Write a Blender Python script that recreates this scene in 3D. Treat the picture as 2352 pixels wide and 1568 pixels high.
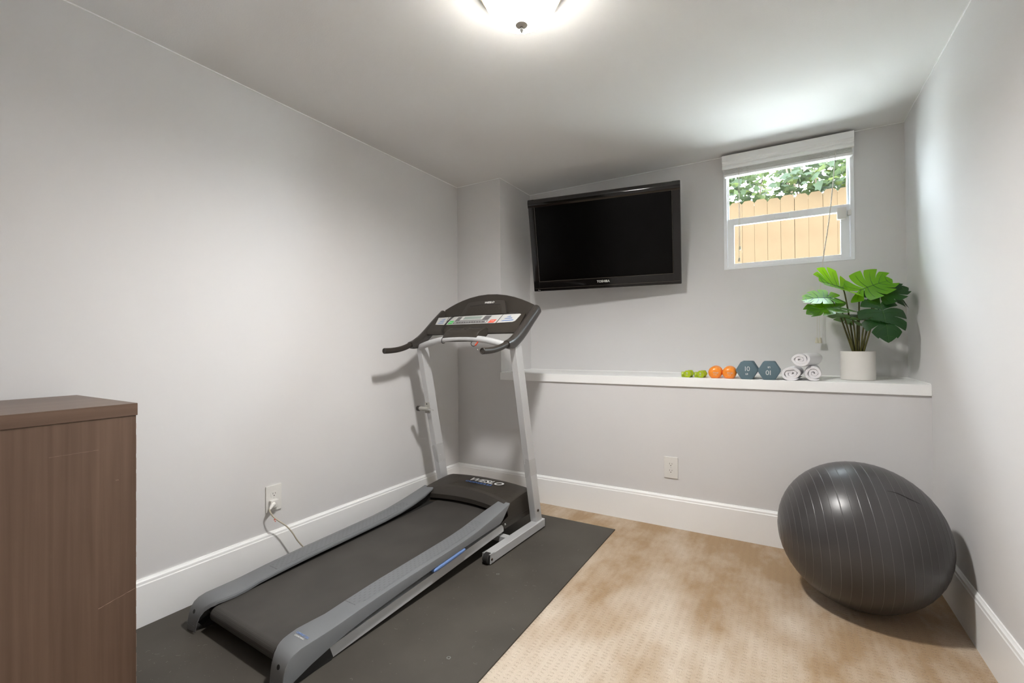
import bpy, bmesh, math, random
from mathutils import Vector, Matrix, Euler
random.seed(7)
PI = math.pi
for o in list(bpy.data.objects):
    bpy.data.objects.remove(o)
SC = bpy.context.scene
COL = SC.collection

# ------------------------------------------------------------------ camera, world, sun, exposure
CAM_POS = Vector((2.1484, -2.8102, 1.0796))
YAW, PITCH, ROLL, FPX = -0.53473, 0.00863, -0.00711, 1047.84
f_ = Vector((math.sin(YAW)*math.cos(PITCH), math.cos(YAW)*math.cos(PITCH), math.sin(PITCH)))
r_ = Vector((math.cos(YAW), -math.sin(YAW), 0)); u_ = r_.cross(f_)
r2 = r_*math.cos(ROLL)+u_*math.sin(ROLL); u2 = -r_*math.sin(ROLL)+u_*math.cos(ROLL)
cam_d = bpy.data.cameras.new('camera'); cam = bpy.data.objects.new('camera', cam_d); COL.objects.link(cam)
cam_d.sensor_width = 36.0; cam_d.lens = FPX/2352*36.0; cam_d.clip_start = 0.02; cam_d.clip_end = 200
m = Matrix((r2, u2, -f_)).transposed().to_4x4(); m.translation = CAM_POS
cam.matrix_world = m
SC.camera = cam

SC.view_settings.view_transform = 'Standard'; SC.view_settings.look = 'None'
SC.view_settings.gamma = 1.0; SC.view_settings.use_curve_mapping = False
SC.view_settings.exposure = 0.08
SC.cycles.use_denoising = True
SC.cycles.max_bounces = 10; SC.cycles.diffuse_bounces = 7; SC.cycles.transparent_max_bounces = 16
SC.cycles.sample_clamp_indirect = 80.0
SC.cycles.caustics_reflective = False; SC.cycles.caustics_refractive = False

SKY = 41.0
wd = bpy.data.worlds.new('sky'); SC.world = wd; wd.use_nodes = True
bgn = wd.node_tree.nodes['Background']; bgn.inputs[0].default_value = (0.80, 0.90, 1.0, 1); bgn.inputs[1].default_value = SKY
sun_d = bpy.data.lights.new('sun', 'SUN'); sun_d.energy = 16.0; sun_d.angle = 0.01; sun_d.color = (1.0, 0.95, 0.86)
sun = bpy.data.objects.new('sun', sun_d); COL.objects.link(sun)
# the sun stands high above the neighbour's side of the fence and lights the ground outside the window
sun.rotation_euler = (Vector((-0.12, -0.30, -1.0))).to_track_quat('-Z', 'Y').to_euler()
por_d = bpy.data.lights.new('window_portal', 'AREA'); por_d.shape = 'RECTANGLE'; por_d.size = .70; por_d.size_y = .72; por_d.cycles.is_portal = True
por = bpy.data.objects.new('window_portal', por_d); COL.objects.link(por); por.location = (2.17, .60, 1.90); por.rotation_euler = (-math.pi/2, 0, 0)   # guides sky sampling, emits nothing
BULB = 275.0
LAMP = 98.0          # emission of the lamp's glass dome

# ------------------------------------------------------------------ room dimensions
H = 2.3; W = 2.741; CX = 0.391; D = 0.456; S = 0.885; YB = -3.7

# ------------------------------------------------------------------ helpers
def lin(h):
    h = h.lstrip('#'); v = [int(h[i:i+2], 16)/255 for i in (0, 2, 4)]
    return tuple((c/12.92 if c <= .04045 else ((c+.055)/1.055)**2.4) for c in v)

def mat(name, col, rough=.5, metal=0, spec=.5, bump=None, noise=None, coat=0):
    """bump=(scale, strength, distance); noise=(scale, amount, second colour)"""
    mt = bpy.data.materials.new(name); mt.use_nodes = True
    nt = mt.node_tree; b = nt.nodes['Principled BSDF']
    c = lin(col) if isinstance(col, str) else col
    b.inputs['Base Color'].default_value = (*c, 1); b.inputs['Roughness'].default_value = rough
    b.inputs['Metallic'].default_value = metal; b.inputs['Specular IOR Level'].default_value = spec
    if coat: b.inputs['Coat Weight'].default_value = coat; b.inputs['Coat Roughness'].default_value = .08
    tc = nt.nodes.new('ShaderNodeTexCoord')
    if noise:
        n = nt.nodes.new('ShaderNodeTexNoise'); n.inputs['Scale'].default_value = noise[0]; n.inputs['Detail'].default_value = 5
        nt.links.new(tc.outputs['Object'], n.inputs['Vector'])
        mx = nt.nodes.new('ShaderNodeMix'); mx.data_type = 'RGBA'
        c2 = lin(noise[2]) if isinstance(noise[2], str) else noise[2]
        mx.inputs[6].default_value = (*c, 1); mx.inputs[7].default_value = (*c2, 1)
        mr = nt.nodes.new('ShaderNodeMapRange'); mr.inputs[1].default_value = .35; mr.inputs[2].default_value = .68; mr.inputs[4].default_value = noise[1]
        nt.links.new(n.outputs['Fac'], mr.inputs[0]); nt.links.new(mr.outputs[0], mx.inputs[0])
        nt.links.new(mx.outputs[2], b.inputs['Base Color'])
    if bump:
        n = nt.nodes.new('ShaderNodeTexNoise'); n.inputs['Scale'].default_value = bump[0]; n.inputs['Detail'].default_value = 3
        nt.links.new(tc.outputs['Object'], n.inputs['Vector'])
        bp = nt.nodes.new('ShaderNodeBump'); bp.inputs['Strength'].default_value = bump[1]; bp.inputs['Distance'].default_value = bump[2]
        nt.links.new(n.outputs['Fac'], bp.inputs['Height']); nt.links.new(bp.outputs[0], b.inputs['Normal'])
    return mt

def NT(mt):
    nt = mt.node_tree; return nt, nt.nodes, nt.links, nt.nodes['Principled BSDF']
def mth(nt, op, a, b=None, c=None):
    n = nt.nodes.new('ShaderNodeMath'); n.operation = op
    for i, v in enumerate((a, b, c)):
        if v is None: continue
        if isinstance(v, (int, float)): n.inputs[i].default_value = v
        else: nt.links.new(v, n.inputs[i])
    return n.outputs[0]

class MB:
    def __init__(s): s.v = []; s.f = []; s.bev = False
    def add(s, vs, fs):
        o = len(s.v); s.v += [tuple(p) for p in vs]; s.f += [tuple(i+o for i in f) for f in fs]; return s
    def box(s, lo, hi, bev=0):
        x0, y0, z0 = lo; x1, y1, z1 = hi
        if not bev:
            vs = [(x0,y0,z0),(x1,y0,z0),(x1,y1,z0),(x0,y1,z0),(x0,y0,z1),(x1,y0,z1),(x1,y1,z1),(x0,y1,z1)]
            return s.add(vs, [(0,3,2,1),(4,5,6,7),(0,1,5,4),(1,2,6,5),(2,3,7,6),(3,0,4,7)])
        s.bev = True
        bm = bmesh.new(); bmesh.ops.create_cube(bm, size=1)
        for v in bm.verts: v.co = ((x0+x1)/2+v.co.x*(x1-x0), (y0+y1)/2+v.co.y*(y1-y0), (z0+z1)/2+v.co.z*(z1-z0))
        bmesh.ops.bevel(bm, geom=list(bm.edges), offset=bev, segments=2, profile=.5, affect='EDGES')
        bm.verts.index_update(); s.add([v.co[:] for v in bm.verts], [[v.index for v in f.verts] for f in bm.faces]); bm.free(); return s
    def loft(s, secs, caps=True, closed=True, ring=False):
        n = len(secs[0]); o = len(s.v); 
        for q in secs: s.v += [tuple(p) for p in q]
        k = len(secs); m = n if closed else n-1
        for i in range(k if ring else k-1):
            for j in range(m):
                a = o+i*n+j; b = o+i*n+(j+1) % n; c = o+((i+1) % k)*n+(j+1) % n; d = o+((i+1) % k)*n+j
                s.f.append((a, b, c, d))
        if caps and not ring:
            s.f.append(tuple(o+j for j in reversed(range(n)))); s.f.append(tuple(o+(k-1)*n+j for j in range(n)))
        return s
    def tube(s, path, r, seg=12, caps=True):
        P = [Vector(p) for p in path]; rr = r if isinstance(r, (list, tuple)) else [r]*len(P)
        secs = []; up = None
        for i, p in enumerate(P):
            t = (P[min(i+1, len(P)-1)]-P[max(i-1, 0)]).normalized()
            if up is None: up = t.orthogonal().normalized()
            up = (up-t*up.dot(t)).normalized(); sd = t.cross(up)
            secs.append([p+(up*math.cos(a)+sd*math.sin(a))*rr[i] for a in [2*PI*j/seg for j in range(seg)]])
        return s.loft(secs, caps)
    def lathe(s, prof, seg=32, M=None, caps=True):
        """prof: (radius, height) about z"""
        M = M or Matrix()
        secs = [[M @ Vector((max(r, 1e-5)*math.cos(2*PI*j/seg), max(r, 1e-5)*math.sin(2*PI*j/seg), z)) for j in range(seg)] for r, z in prof]
        return s.loft(secs, caps)
    def prism(s, poly, d0, d1, ax='x'):
        """poly 2-D extruded along an axis: x -> (d, a, b); y -> (a, d, b); z -> (a, b, d)"""
        g = {'x': lambda d, a, b: (d, a, b), 'y': lambda d, a, b: (a, d, b), 'z': lambda d, a, b: (a, b, d)}[ax]
        return s.loft([[g(d0, a, b) for a, b in poly], [g(d1, a, b) for a, b in poly]])
    def build(s, name, mt, parent=None, smooth=35, M=None, kind=None, label=None):
        me = bpy.data.meshes.new(name); vs = s.v if M is None else [(M @ Vector(v))[:] for v in s.v]
        me.from_pydata(vs, [], s.f)
        bm = bmesh.new(); bm.from_mesh(me); bmesh.ops.recalc_face_normals(bm, faces=bm.faces); bm.to_mesh(me); bm.free()
        if smooth:
            me.polygons.foreach_set('use_smooth', [True]*len(me.polygons)); me.set_sharp_from_angle(angle=math.radians(smooth))
        for q in (mt if isinstance(mt, (list, tuple)) else [mt]): me.materials.append(q)
        o = bpy.data.objects.new(name, me); COL.objects.link(o)
        if s.bev and smooth: wn = o.modifiers.new('weighted', 'WEIGHTED_NORMAL'); wn.keep_sharp = True
        if parent: o.parent = parent
        if kind: o['kind'] = kind
        if label: o['label'] = label
        return o

def tag(o, label, cat, group=None, kind=None):
    o['label'] = label; o['category'] = cat
    if group: o['group'] = group
    if kind: o['kind'] = kind
    return o
def empty(name, loc=(0, 0, 0), rot=(0, 0, 0)):
    o = bpy.data.objects.new(name, None); o.location = loc; o.rotation_euler = rot; o.empty_display_size = .05; COL.objects.link(o); return o
def struct(o): o['kind'] = 'structure'; return o
def copy_tree(o, parent=None):
    c = o.copy(); COL.objects.link(c)
    if parent: c.parent = parent
    for ch in list(o.children): copy_tree(ch, c)
    return c
def text(name, body, size, mt, parent, M, shear=0, ext=.0004, xs=1.0, align='CENTER', bold=0, sp=1.0):
    cu = bpy.data.curves.new(name, 'FONT'); cu.body = body; cu.size = size; cu.shear = shear; cu.extrude = ext
    cu.space_character = sp; cu.align_x = align; cu.align_y = 'CENTER'; cu.resolution_u = 3; cu.offset = bold
    t = bpy.data.objects.new('tmp', cu); COL.objects.link(t)
    dg = bpy.context.evaluated_depsgraph_get(); me = bpy.data.meshes.new_from_object(t.evaluated_get(dg))
    bpy.data.objects.remove(t); me.transform(M @ Matrix.Diagonal((xs, 1, 1, 1))); me.materials.clear(); me.materials.append(mt); me.name = name
    o = bpy.data.objects.new(name, me); COL.objects.link(o)
    if parent: o.parent = parent
    return o
def frame_m(origin, xax, yax):
    x = Vector(xax).normalized(); y = Vector(yax); y = (y-x*y.dot(x)).normalized(); z = x.cross(y)
    M = Matrix((x, y, z)).transposed().to_4x4(); M.translation = Vector(origin); return M
def smooth_path(pts, n=6):
    P = [Vector(p) for p in pts]; out = []
    for i in range(len(P)-1):
        p0 = P[max(i-1, 0)]; p1 = P[i]; p2 = P[i+1]; p3 = P[min(i+2, len(P)-1)]
        for k in range(n):
            t = k/n
            out.append(.5*((2*p1)+(p2-p0)*t+(2*p0-5*p1+4*p2-p3)*t*t+(3*p1-p0-3*p2+p3)*t**3))
    out.append(P[-1]); return out

# ------------------------------------------------------------------ materials
M_wall = mat('wall_paint', (.680, .674, .672), .75, spec=.25, bump=(260, .06, .002))
M_ceil = mat('ceiling_paint', (.76, .755, .745), .8, spec=.2, bump=(170, .12, .003))
M_trim = mat('white_trim_paint', (.90, .905, .90), .42, spec=.4)
M_white = mat('white_plastic', (.74, .73, .70), .35)
M_vinyl = mat('window_vinyl', (.84, .86, .88), .4)
M_dark = mat('dark_slot', (.01, .01, .01), .6)
M_black = mat('black_rubber', (.016, .015, .014), .7, bump=(300, .1, .001))
M_silver = mat('silver_paint', (.56, .565, .57), .40, metal=.2, spec=.5, bump=(500, .03, .0005))
M_chrome = mat('chrome', (.7, .7, .7), .15, metal=1)
M_grey = mat('grey_rail_plastic', (.165, .172, .182), .48, bump=(900, .12, .0004), noise=(6, .25, (.21, .215, .22)))
M_pad = mat('grey_pad_plastic', (.155, .162, .172), .5)
M_char = mat('charcoal_plastic', (.030, .0245, .0185), .42, bump=(900, .1, .0004), noise=(9, .35, (.045, .038, .030)))
M_arm = mat('console_arm_plastic', (.038, .033, .029), .28, spec=.6, bump=(900, .05, .0003))
M_char2 = mat('charcoal_band', (.040, .034, .028), .55, bump=(900, .1, .0004))
M_foam = mat('handle_foam', (.027, .021, .016), .45, bump=(500, .1, .0005))
M_blue = mat('blue_plastic', (.19, .32, .66), .35)
M_bolt = mat('dark_bolt', (.05, .03, .02), .35, metal=.6)
M_lettw = mat('silver_lettering', (.72, .72, .70), .4)
M_lettb = mat('blue_lettering', (.07, .16, .42), .4)
M_label = mat('label_white', (.50, .50, .485), .4)
M_labelg = mat('label_grey', (.13, .125, .125), .4)
M_lcd = mat('display_glass', (.28, .33, .30), .25)
M_green = mat('start_green', (.06, .50, .10), .4)
M_red = mat('stop_red', (.72, .10, .05), .4)
M_tvb = mat('gloss_black', (.006, .005, .005), .08, spec=.5, coat=.4)
M_tvs = mat('screen_black', (.0012, .001, .001), .2, spec=.16)
M_cord = mat('cord_white', (.66, .64, .58), .5)

# carpet
M_carpet = mat('carpet', (.5, .36, .2), .95, spec=.05)
nt, N, L, B = NT(M_carpet)
geo = N.new('ShaderNodeNewGeometry'); sep = N.new('ShaderNodeSeparateXYZ'); L.new(geo.outputs['Position'], sep.inputs[0])
jit = N.new('ShaderNodeTexNoise'); jit.inputs['Scale'].default_value = 22; L.new(geo.outputs['Position'], jit.inputs['Vector'])
jv = mth(nt, 'MULTIPLY', mth(nt, 'SUBTRACT', jit.outputs['Fac'], .5), .010)
gx = mth(nt, 'FRACT', mth(nt, 'DIVIDE', mth(nt, 'ADD', sep.outputs[0], jv), .030))
gy = mth(nt, 'FRACT', mth(nt, 'DIVIDE', mth(nt, 'ADD', sep.outputs[1], jv), .0165))
dx = mth(nt, 'ABSOLUTE', mth(nt, 'SUBTRACT', gx, .5)); dy = mth(nt, 'ABSOLUTE', mth(nt, 'SUBTRACT', gy, .5))
wv = N.new('ShaderNodeTexNoise'); wv.inputs['Scale'].default_value = 260; wv.inputs['Detail'].default_value = 2; L.new(geo.outputs['Position'], wv.inputs['Vector'])
dash = mth(nt, 'MULTIPLY', mth(nt, 'LESS_THAN', dx, .27), mth(nt, 'SMOOTH_MIN', mth(nt, 'MULTIPLY', mth(nt, 'MAXIMUM', mth(nt, 'SUBTRACT', .24, dy), 0), 5.5), 1.0, .1))
dash = mth(nt, 'MULTIPLY', dash, mth(nt, 'GREATER_THAN', wv.outputs['Fac'], .485))
worn = N.new('ShaderNodeTexNoise'); worn.inputs['Scale'].default_value = 4.2; worn.inputs['Detail'].default_value = 6; worn.inputs['Roughness'].default_value = .62
mp = N.new('ShaderNodeMapping'); mp.inputs['Scale'].default_value = (1.0, .55, 1); mp.inputs['Location'].default_value = (.35, .2, 0)
L.new(geo.outputs['Position'], mp.inputs[0]); L.new(mp.outputs[0], worn.inputs['Vector'])
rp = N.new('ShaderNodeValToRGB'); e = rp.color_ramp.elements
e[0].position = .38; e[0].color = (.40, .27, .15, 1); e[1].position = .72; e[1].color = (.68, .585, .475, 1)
# pile colour gets paler towards the middle of the room
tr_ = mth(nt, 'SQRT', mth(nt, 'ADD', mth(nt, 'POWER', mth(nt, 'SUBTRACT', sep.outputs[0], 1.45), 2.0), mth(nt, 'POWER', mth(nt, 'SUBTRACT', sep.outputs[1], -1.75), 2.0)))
pale_mid = mth(nt, 'MULTIPLY', mth(nt, 'MAXIMUM', mth(nt, 'SUBTRACT', 1.5, tr_), 0), .20)
L.new(mth(nt, 'ADD', mth(nt, 'SUBTRACT', worn.outputs['Fac'], .06), pale_mid), rp.inputs[0])
fine = N.new('ShaderNodeTexNoise'); fine.inputs['Scale'].default_value = 420; fine.inputs['Detail'].default_value = 3; L.new(geo.outputs['Position'], fine.inputs['Vector'])
mx = N.new('ShaderNodeMix'); mx.data_type = 'RGBA'; mx.blend_type = 'MULTIPLY'
L.new(rp.outputs[0], mx.inputs[6]); mx.inputs[7].default_value = (.52, .40, .30, 1); L.new(mth(nt, 'MULTIPLY', dash, .34), mx.inputs[0])
mx2 = N.new('ShaderNodeMix'); mx2.data_type = 'RGBA'; mx2.blend_type = 'MULTIPLY'
L.new(mx.outputs[2], mx2.inputs[6]); mx2.inputs[7].default_value = (.62, .58, .52, 1)
mrf = N.new('ShaderNodeMapRange'); mrf.inputs[1].default_value = .52; mrf.inputs[2].default_value = .72; mrf.inputs[4].default_value = .8; L.new(fine.outputs['Fac'], mrf.inputs[0]); L.new(mrf.outputs[0], mx2.inputs[0])
L.new(mx2.outputs[2], B.inputs['Base Color'])
hgt = mth(nt, 'SUBTRACT', mth(nt, 'MULTIPLY', fine.outputs['Fac'], .8), mth(nt, 'MULTIPLY', dash, .8))
bp = N.new('ShaderNodeBump'); bp.inputs['Strength'].default_value = .7; bp.inputs['Distance'].default_value = .004; L.new(hgt, bp.inputs['Height']); L.new(bp.outputs[0], B.inputs['Normal'])
B.inputs['Sheen Weight'].default_value = .2

# rubber mat
M_mat = mat('mat_rubber', (.060, .053, .044), .62, spec=.35, bump=(420, .25, .0008), noise=(3.0, .6, (.096, .086, .072)))
# belt
M_belt = mat('belt_rubber', (.046, .042, .038), .52, spec=.42, noise=(7, .5, (.070, .064, .057)))
nt, N, L, B = NT(M_belt)
tc = N.new('ShaderNodeTexCoord'); sp = N.new('ShaderNodeSeparateXYZ'); L.new(tc.outputs['Object'], sp.inputs[0])
w1 = mth(nt, 'SINE', mth(nt, 'MULTIPLY', sp.outputs[1], 1500)); w2 = mth(nt, 'SINE', mth(nt, 'MULTIPLY', sp.outputs[2], 1500))
bp = N.new('ShaderNodeBump'); bp.inputs['Strength'].default_value = .14; bp.inputs['Distance'].default_value = .0006
L.new(mth(nt, 'ADD', w1, w2), bp.inputs['Height']); L.new(bp.outputs[0], B.inputs['Normal'])
# raised grip dashes on the foot rails
nt, N, L, B = NT(M_pad)
tc = N.new('ShaderNodeTexCoord'); sp = N.new('ShaderNodeSeparateXYZ'); L.new(tc.outputs['Object'], sp.inputs[0])
row = mth(nt, 'DIVIDE', sp.outputs[0], .0135); odd = mth(nt, 'MULTIPLY', mth(nt, 'MODULO', mth(nt, 'FLOOR', row), 2.0), .5)
ax = mth(nt, 'ABSOLUTE', mth(nt, 'SUBTRACT', mth(nt, 'FRACT', row), .5)); ay = mth(nt, 'ABSOLUTE', mth(nt, 'SUBTRACT', mth(nt, 'FRACT', mth(nt, 'ADD', mth(nt, 'DIVIDE', sp.outputs[1], .024), odd)), .5))
dsh = mth(nt, 'MULTIPLY', mth(nt, 'LESS_THAN', ax, .14), mth(nt, 'LESS_THAN', ay, .2))
mxp = N.new('ShaderNodeMix'); mxp.data_type = 'RGBA'; mxp.inputs[6].default_value = (.165, .172, .182, 1); mxp.inputs[7].default_value = (.130, .135, .143, 1); L.new(dsh, mxp.inputs[0]); L.new(mxp.outputs[2], B.inputs['Base Color'])
bp = N.new('ShaderNodeBump'); bp.inputs['Strength'].default_value = 1.0; bp.inputs['Distance'].default_value = .003; L.new(dsh, bp.inputs['Height']); L.new(bp.outputs[0], B.inputs['Normal'])

# dark walnut laminate
def wood(name, axis):
    mt = mat(name, (.1, .06, .04), .38, spec=.45)
    nt, N, L, B = NT(mt)
    tc = N.new('ShaderNodeTexCoord'); mp = N.new('ShaderNodeMapping')
    mp.inputs['Scale'].default_value = {'z': (60, 60, 1.6), 'y': (60, 1.6, 60)}[axis]
    L.new(tc.outputs['Object'], mp.inputs[0])
    n1 = N.new('ShaderNodeTexNoise'); n1.inputs['Scale'].default_value = 1.0; n1.inputs['Detail'].default_value = 6; n1.inputs['Distortion'].default_value = .4; L.new(mp.outputs[0], n1.inputs['Vector'])
    mp2 = N.new('ShaderNodeMapping'); mp2.inputs['Scale'].default_value = {'z': (9, 9, .5), 'y': (9, .5, 9)}[axis]; L.new(tc.outputs['Object'], mp2.inputs[0])
    n2 = N.new('ShaderNodeTexNoise'); n2.inputs['Scale'].default_value = 1.0; n2.inputs['Detail'].default_value = 3; L.new(mp2.outputs[0], n2.inputs['Vector'])
    rp = N.new('ShaderNodeValToRGB'); e = rp.color_ramp.elements
    e[0].position = .32; e[0].color = (.088, .052, .034, 1); e[1].position = .68; e[1].color = (.150, .094, .066, 1)
    L.new(mth(nt, 'ADD', mth(nt, 'MULTIPLY', n1.outputs['Fac'], .55), mth(nt, 'MULTIPLY', n2.outputs['Fac'], .45)), rp.inputs[0])
    L.new(rp.outputs[0], B.inputs['Base Color'])
    return mt
M_woodv = wood('laminate_vertical', 'z'); M_woodh = wood('laminate_top', 'y')

# window glass: sheer, with a fresnel reflection
M_glass = bpy.data.materials.new('window_glass'); M_glass.use_nodes = True
nt = M_glass.node_tree; nt.nodes.clear()
out = nt.nodes.new('ShaderNodeOutputMaterial'); tr = nt.nodes.new('ShaderNodeBsdfTransparent'); gl = nt.nodes.new('ShaderNodeBsdfGlossy'); gl.inputs['Roughness'].default_value = .02
tr.inputs[0].default_value = (.95, .97, .96, 1)
fr = nt.nodes.new('ShaderNodeFresnel'); fr.inputs[0].default_value = 1.3; ms = nt.nodes.new('ShaderNodeMixShader')
nt.links.new(fr.outputs[0], ms.inputs[0]); nt.links.new(tr.outputs[0], ms.inputs[1]); nt.links.new(gl.outputs[0], ms.inputs[2]); nt.links.new(ms.outputs[0], out.inputs[0])
# clear packing tape
M_tape = bpy.data.materials.new('packing_tape'); M_tape.use_nodes = True
nt, N, L, B = NT(M_tape); B.inputs['Base Color'].default_value = (.85, .85, .83, 1); B.inputs['Roughness'].default_value = .15; B.inputs['Alpha'].default_value = .16
nz = N.new('ShaderNodeTexNoise'); nz.inputs['Scale'].default_value = 150; bp = N.new('ShaderNodeBump'); bp.inputs['Strength'].default_value = .9; bp.inputs['Distance'].default_value = .002
L.new(nz.outputs['Fac'], bp.inputs['Height']); L.new(bp.outputs[0], B.inputs['Normal'])
# leaf: translucent
def leafmat(name, c1, c2, trans=.45, rough=.4):
    mt = bpy.data.materials.new(name); mt.use_nodes = True
    nt, N, L, B = NT(mt); B.inputs['Roughness'].default_value = rough
    n = N.new('ShaderNodeTexNoise'); n.inputs['Scale'].default_value = 18; tc = N.new('ShaderNodeTexCoord'); L.new(tc.outputs['Object'], n.inputs['Vector'])
    mx = N.new('ShaderNodeMix'); mx.data_type = 'RGBA'; mx.inputs[6].default_value = (*c1, 1); mx.inputs[7].default_value = (*c2, 1); L.new(n.outputs['Fac'], mx.inputs[0])
    L.new(mx.outputs[2], B.inputs['Base Color'])
    t = N.new('ShaderNodeBsdfTranslucent'); t.inputs[0].default_value = (min(c2[0]*2.2, 1), min(c2[1]*1.7, 1), c2[2]*.7, 1)
    ms = N.new('ShaderNodeMixShader'); ms.inputs[0].default_value = trans
    L.new(B.outputs[0], ms.inputs[1]); L.new(t.outputs[0], ms.inputs[2]); L.new(ms.outputs[0], N['Material Output'].inputs[0])
    return mt
M_leaf = leafmat('leaf_dark', (.006, .042, .007), (.011, .070, .008), .16, .33)
M_leafb = leafmat('leaf_backlit', (.090, .330, .010), (.190, .480, .012), .45, .38)  # brighter leaf copy: light from the window behind is put into its colour
M_leafm = leafmat('leaf_mid', (.030, .125, .008), (.070, .210, .009), .3, .36)
M_vein = mat('leaf_vein', (.03, .10, .01), .5)
M_stem = mat('plant_stem', (.115, .105, .022), .5, noise=(40, .8, (.05, .06, .012)))
M_pot = mat('white_ceramic', (.72, .70, .66), .55, bump=(300, .1, .0005))
M_soil = mat('soil', (.06, .045, .025), .95, bump=(120, .8, .01))
M_towel = mat('towel_cotton', (.78, .77, .79), .95, spec=.1, bump=(420, .5, .0015))
M_ball = mat('ball_vinyl', (.044, .041, .042), .34, spec=.6, bump=(700, .05, .0003))
M_line = mat('ball_ridge', (.12, .115, .115), .35)
M_dblue = mat('slate_neoprene', (.115, .175, .205), .7, spec=.3, bump=(600, .15, .0004))
M_dor = mat('orange_vinyl', (.92, .285, .030), .32, coat=.2)
M_dgr = mat('lime_vinyl', (.36, .47, .010), .3, coat=.2)
M_fence = mat('cedar_board', (.045, .030, .0168), .85, spec=.05, noise=(3, .7, (.037, .0228, .0125)))
M_bark = mat('bark', (.10, .07, .045), .9)
M_ground = mat('pale_gravel', (.62, .61, .58), .95, bump=(60, .5, .01))
M_outleaf = leafmat('shrub_leaf', (.0070, .0150, .0054), (.0115, .0225, .0078), .5, .8)
M_outleaf2 = leafmat('shrub_leaf_light', (.0150, .0255, .0066), (.0215, .0340, .0100), .5, .8)
M_blind = mat('blind_slat', (.84, .84, .82), .5)
M_plug = mat('tassel_plastic', (.60, .56, .45), .45)

# ------------------------------------------------------------------ structure
T = .22
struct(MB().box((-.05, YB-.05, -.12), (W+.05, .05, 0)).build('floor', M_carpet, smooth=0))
struct(MB().box((-T, YB-T, H), (W+T, D+T, H+.12)).build('ceiling', M_ceil, smooth=0))
struct(MB().box((-T, YB-T, -.12), (0, D+T, H)).build('wall_left', M_wall, smooth=0))
struct(MB().box((W, YB-T, -.12), (W+T, D+T, H)).build('wall_right', M_wall, smooth=0))
WX0, WX1, WZ0, WZ1 = 1.828, 2.515, 1.561, 2.262
wb = MB()
wb.box((0, 0, -.12), (CX, D+T, H))                       # column beside the recess
wb.box((CX, 0, -.12), (W, D+T, S-.053))                  # knee wall
wb.box((CX, D, S-.053), (WX0, D+T, H)); wb.box((WX1, D, S-.053), (W, D+T, H))
wb.box((WX0, D, S-.053), (WX1, D+T, WZ0)); wb.box((WX0, D, WZ1), (WX1, D+T, H))
struct(wb.build('wall_back', M_wall, smooth=0))
# wall behind the camera, with an open doorway to an unlit hall
DX0, DX1, DZ = .10, 1.02, 2.03
wf = MB().box((0, YB-T, -.12), (DX0, YB, H)).box((DX1, YB-T, -.12), (W, YB, H)).box((DX0, YB-T, DZ), (DX1, YB, H))
struct(wf.build('wall_front', M_wall, smooth=0))
M_hall = mat('hall_paint', (.07, .055, .03), .8)
struct(MB().box((DX0-.4, YB-2.2, -.12), (DX1+.3, YB-T, -.02)).box((DX0-.5, YB-2.3, -.12), (DX0-.4, YB-T, H)).box((DX1+.3, YB-2.3, -.12), (DX1+.4, YB-T, H))
       .box((DX0-.5, YB-2.3, -.12), (DX1+.4, YB-2.2, H)).box((DX0-.5, YB-2.3, H), (DX1+.4, YB-T, H+.1)).build('wall_hall', M_hall, smooth=0))

# baseboards: tall flat board with a small bead on top
def bb_prof(): return [(0, 0), (.015, 0), (.015, .163), (.0125, .167), (.0125, .172), (.0115, .1765), (.007, .181), (.005, .1857), (0, .1857)]
b = MB(); b.loft([[(q, YB, z) for q, z in bb_prof()], [(q, 0, z) for q, z in bb_prof()]]); struct(b.build('baseboard_left', M_trim, smooth=25))
b = MB(); b.loft([[(0, -q, z) for q, z in bb_prof()], [(W, -q, z) for q, z in bb_prof()]]); struct(b.build('baseboard_back', M_trim, smooth=25))
b = MB(); b.loft([[(W-q, YB, z) for q, z in bb_prof()], [(W-q, 0, z) for q, z in bb_prof()]]); struct(b.build('baseboard_right', M_trim, smooth=25))
# the painted ledge on the knee wall
b = MB().box((CX-.002, -.0128, S-.053), (W, D, S), .0025); struct(b.build('trim_1', M_trim, smooth=30))
# caulk beads
b = MB()
b.box((CX, D-.004, S), (W, D, S+.004)); b.box((CX, 0, S), (CX+.004, D, S+.004)); b.box((W-.004, 0, S), (W, D, S+.004)); struct(b.build('trim_2', M_trim, smooth=0))
b = MB(); k = .004
b.box((0, YB, H-k), (k, 0, H)); b.box((0, -k, H-k), (CX, 0, H)); b.box((CX, -k, H-k), (CX+k, D, H)); b.box((CX, D-k, H-k), (W, D, H)); b.box((W-k, YB, H-k), (W, D, H))
struct(b.build('trim_3', M_trim, smooth=0))

# ------------------------------------------------------------------ window
win = struct(empty('window_1', ((WX0+WX1)/2, D, WZ0)))
ox, oy, oz = win.location
def wbox(mb, x0, y0, z0, x1, y1, z1, bev=.002): return mb.box((x0-ox, y0-oy, z0-oz), (x1-ox, y1-oy, z1-oz), bev)
b = MB(); fy0, fy1 = D-.004, D+.075
wbox(b, WX0, fy0, WZ0, WX0+.020, fy1, WZ1); wbox(b, WX1-.020, fy0, WZ0, WX1, fy1, WZ1); wbox(b, WX0+.0195, fy0+.0005, WZ0, WX1-.0195, fy1, WZ0+.016); wbox(b, WX0+.0195, fy0+.0005, WZ1-.02, WX1-.0195, fy1, WZ1)
b.build('window_frame', M_vinyl, win, smooth=30)
b = MB()   # fixed upper light, set back
wbox(b, WX0+.018, D+.040, 1.885, WX0+.028, D+.065, WZ1-.02); wbox(b, WX1-.030, D+.040, 1.885, WX1-.018, D+.065, WZ1-.02); wbox(b, WX0+.018, D+.040, 1.875, WX1-.018, D+.065, 1.893)
b.build('upper_sash', M_vinyl, win, smooth=30)
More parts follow.
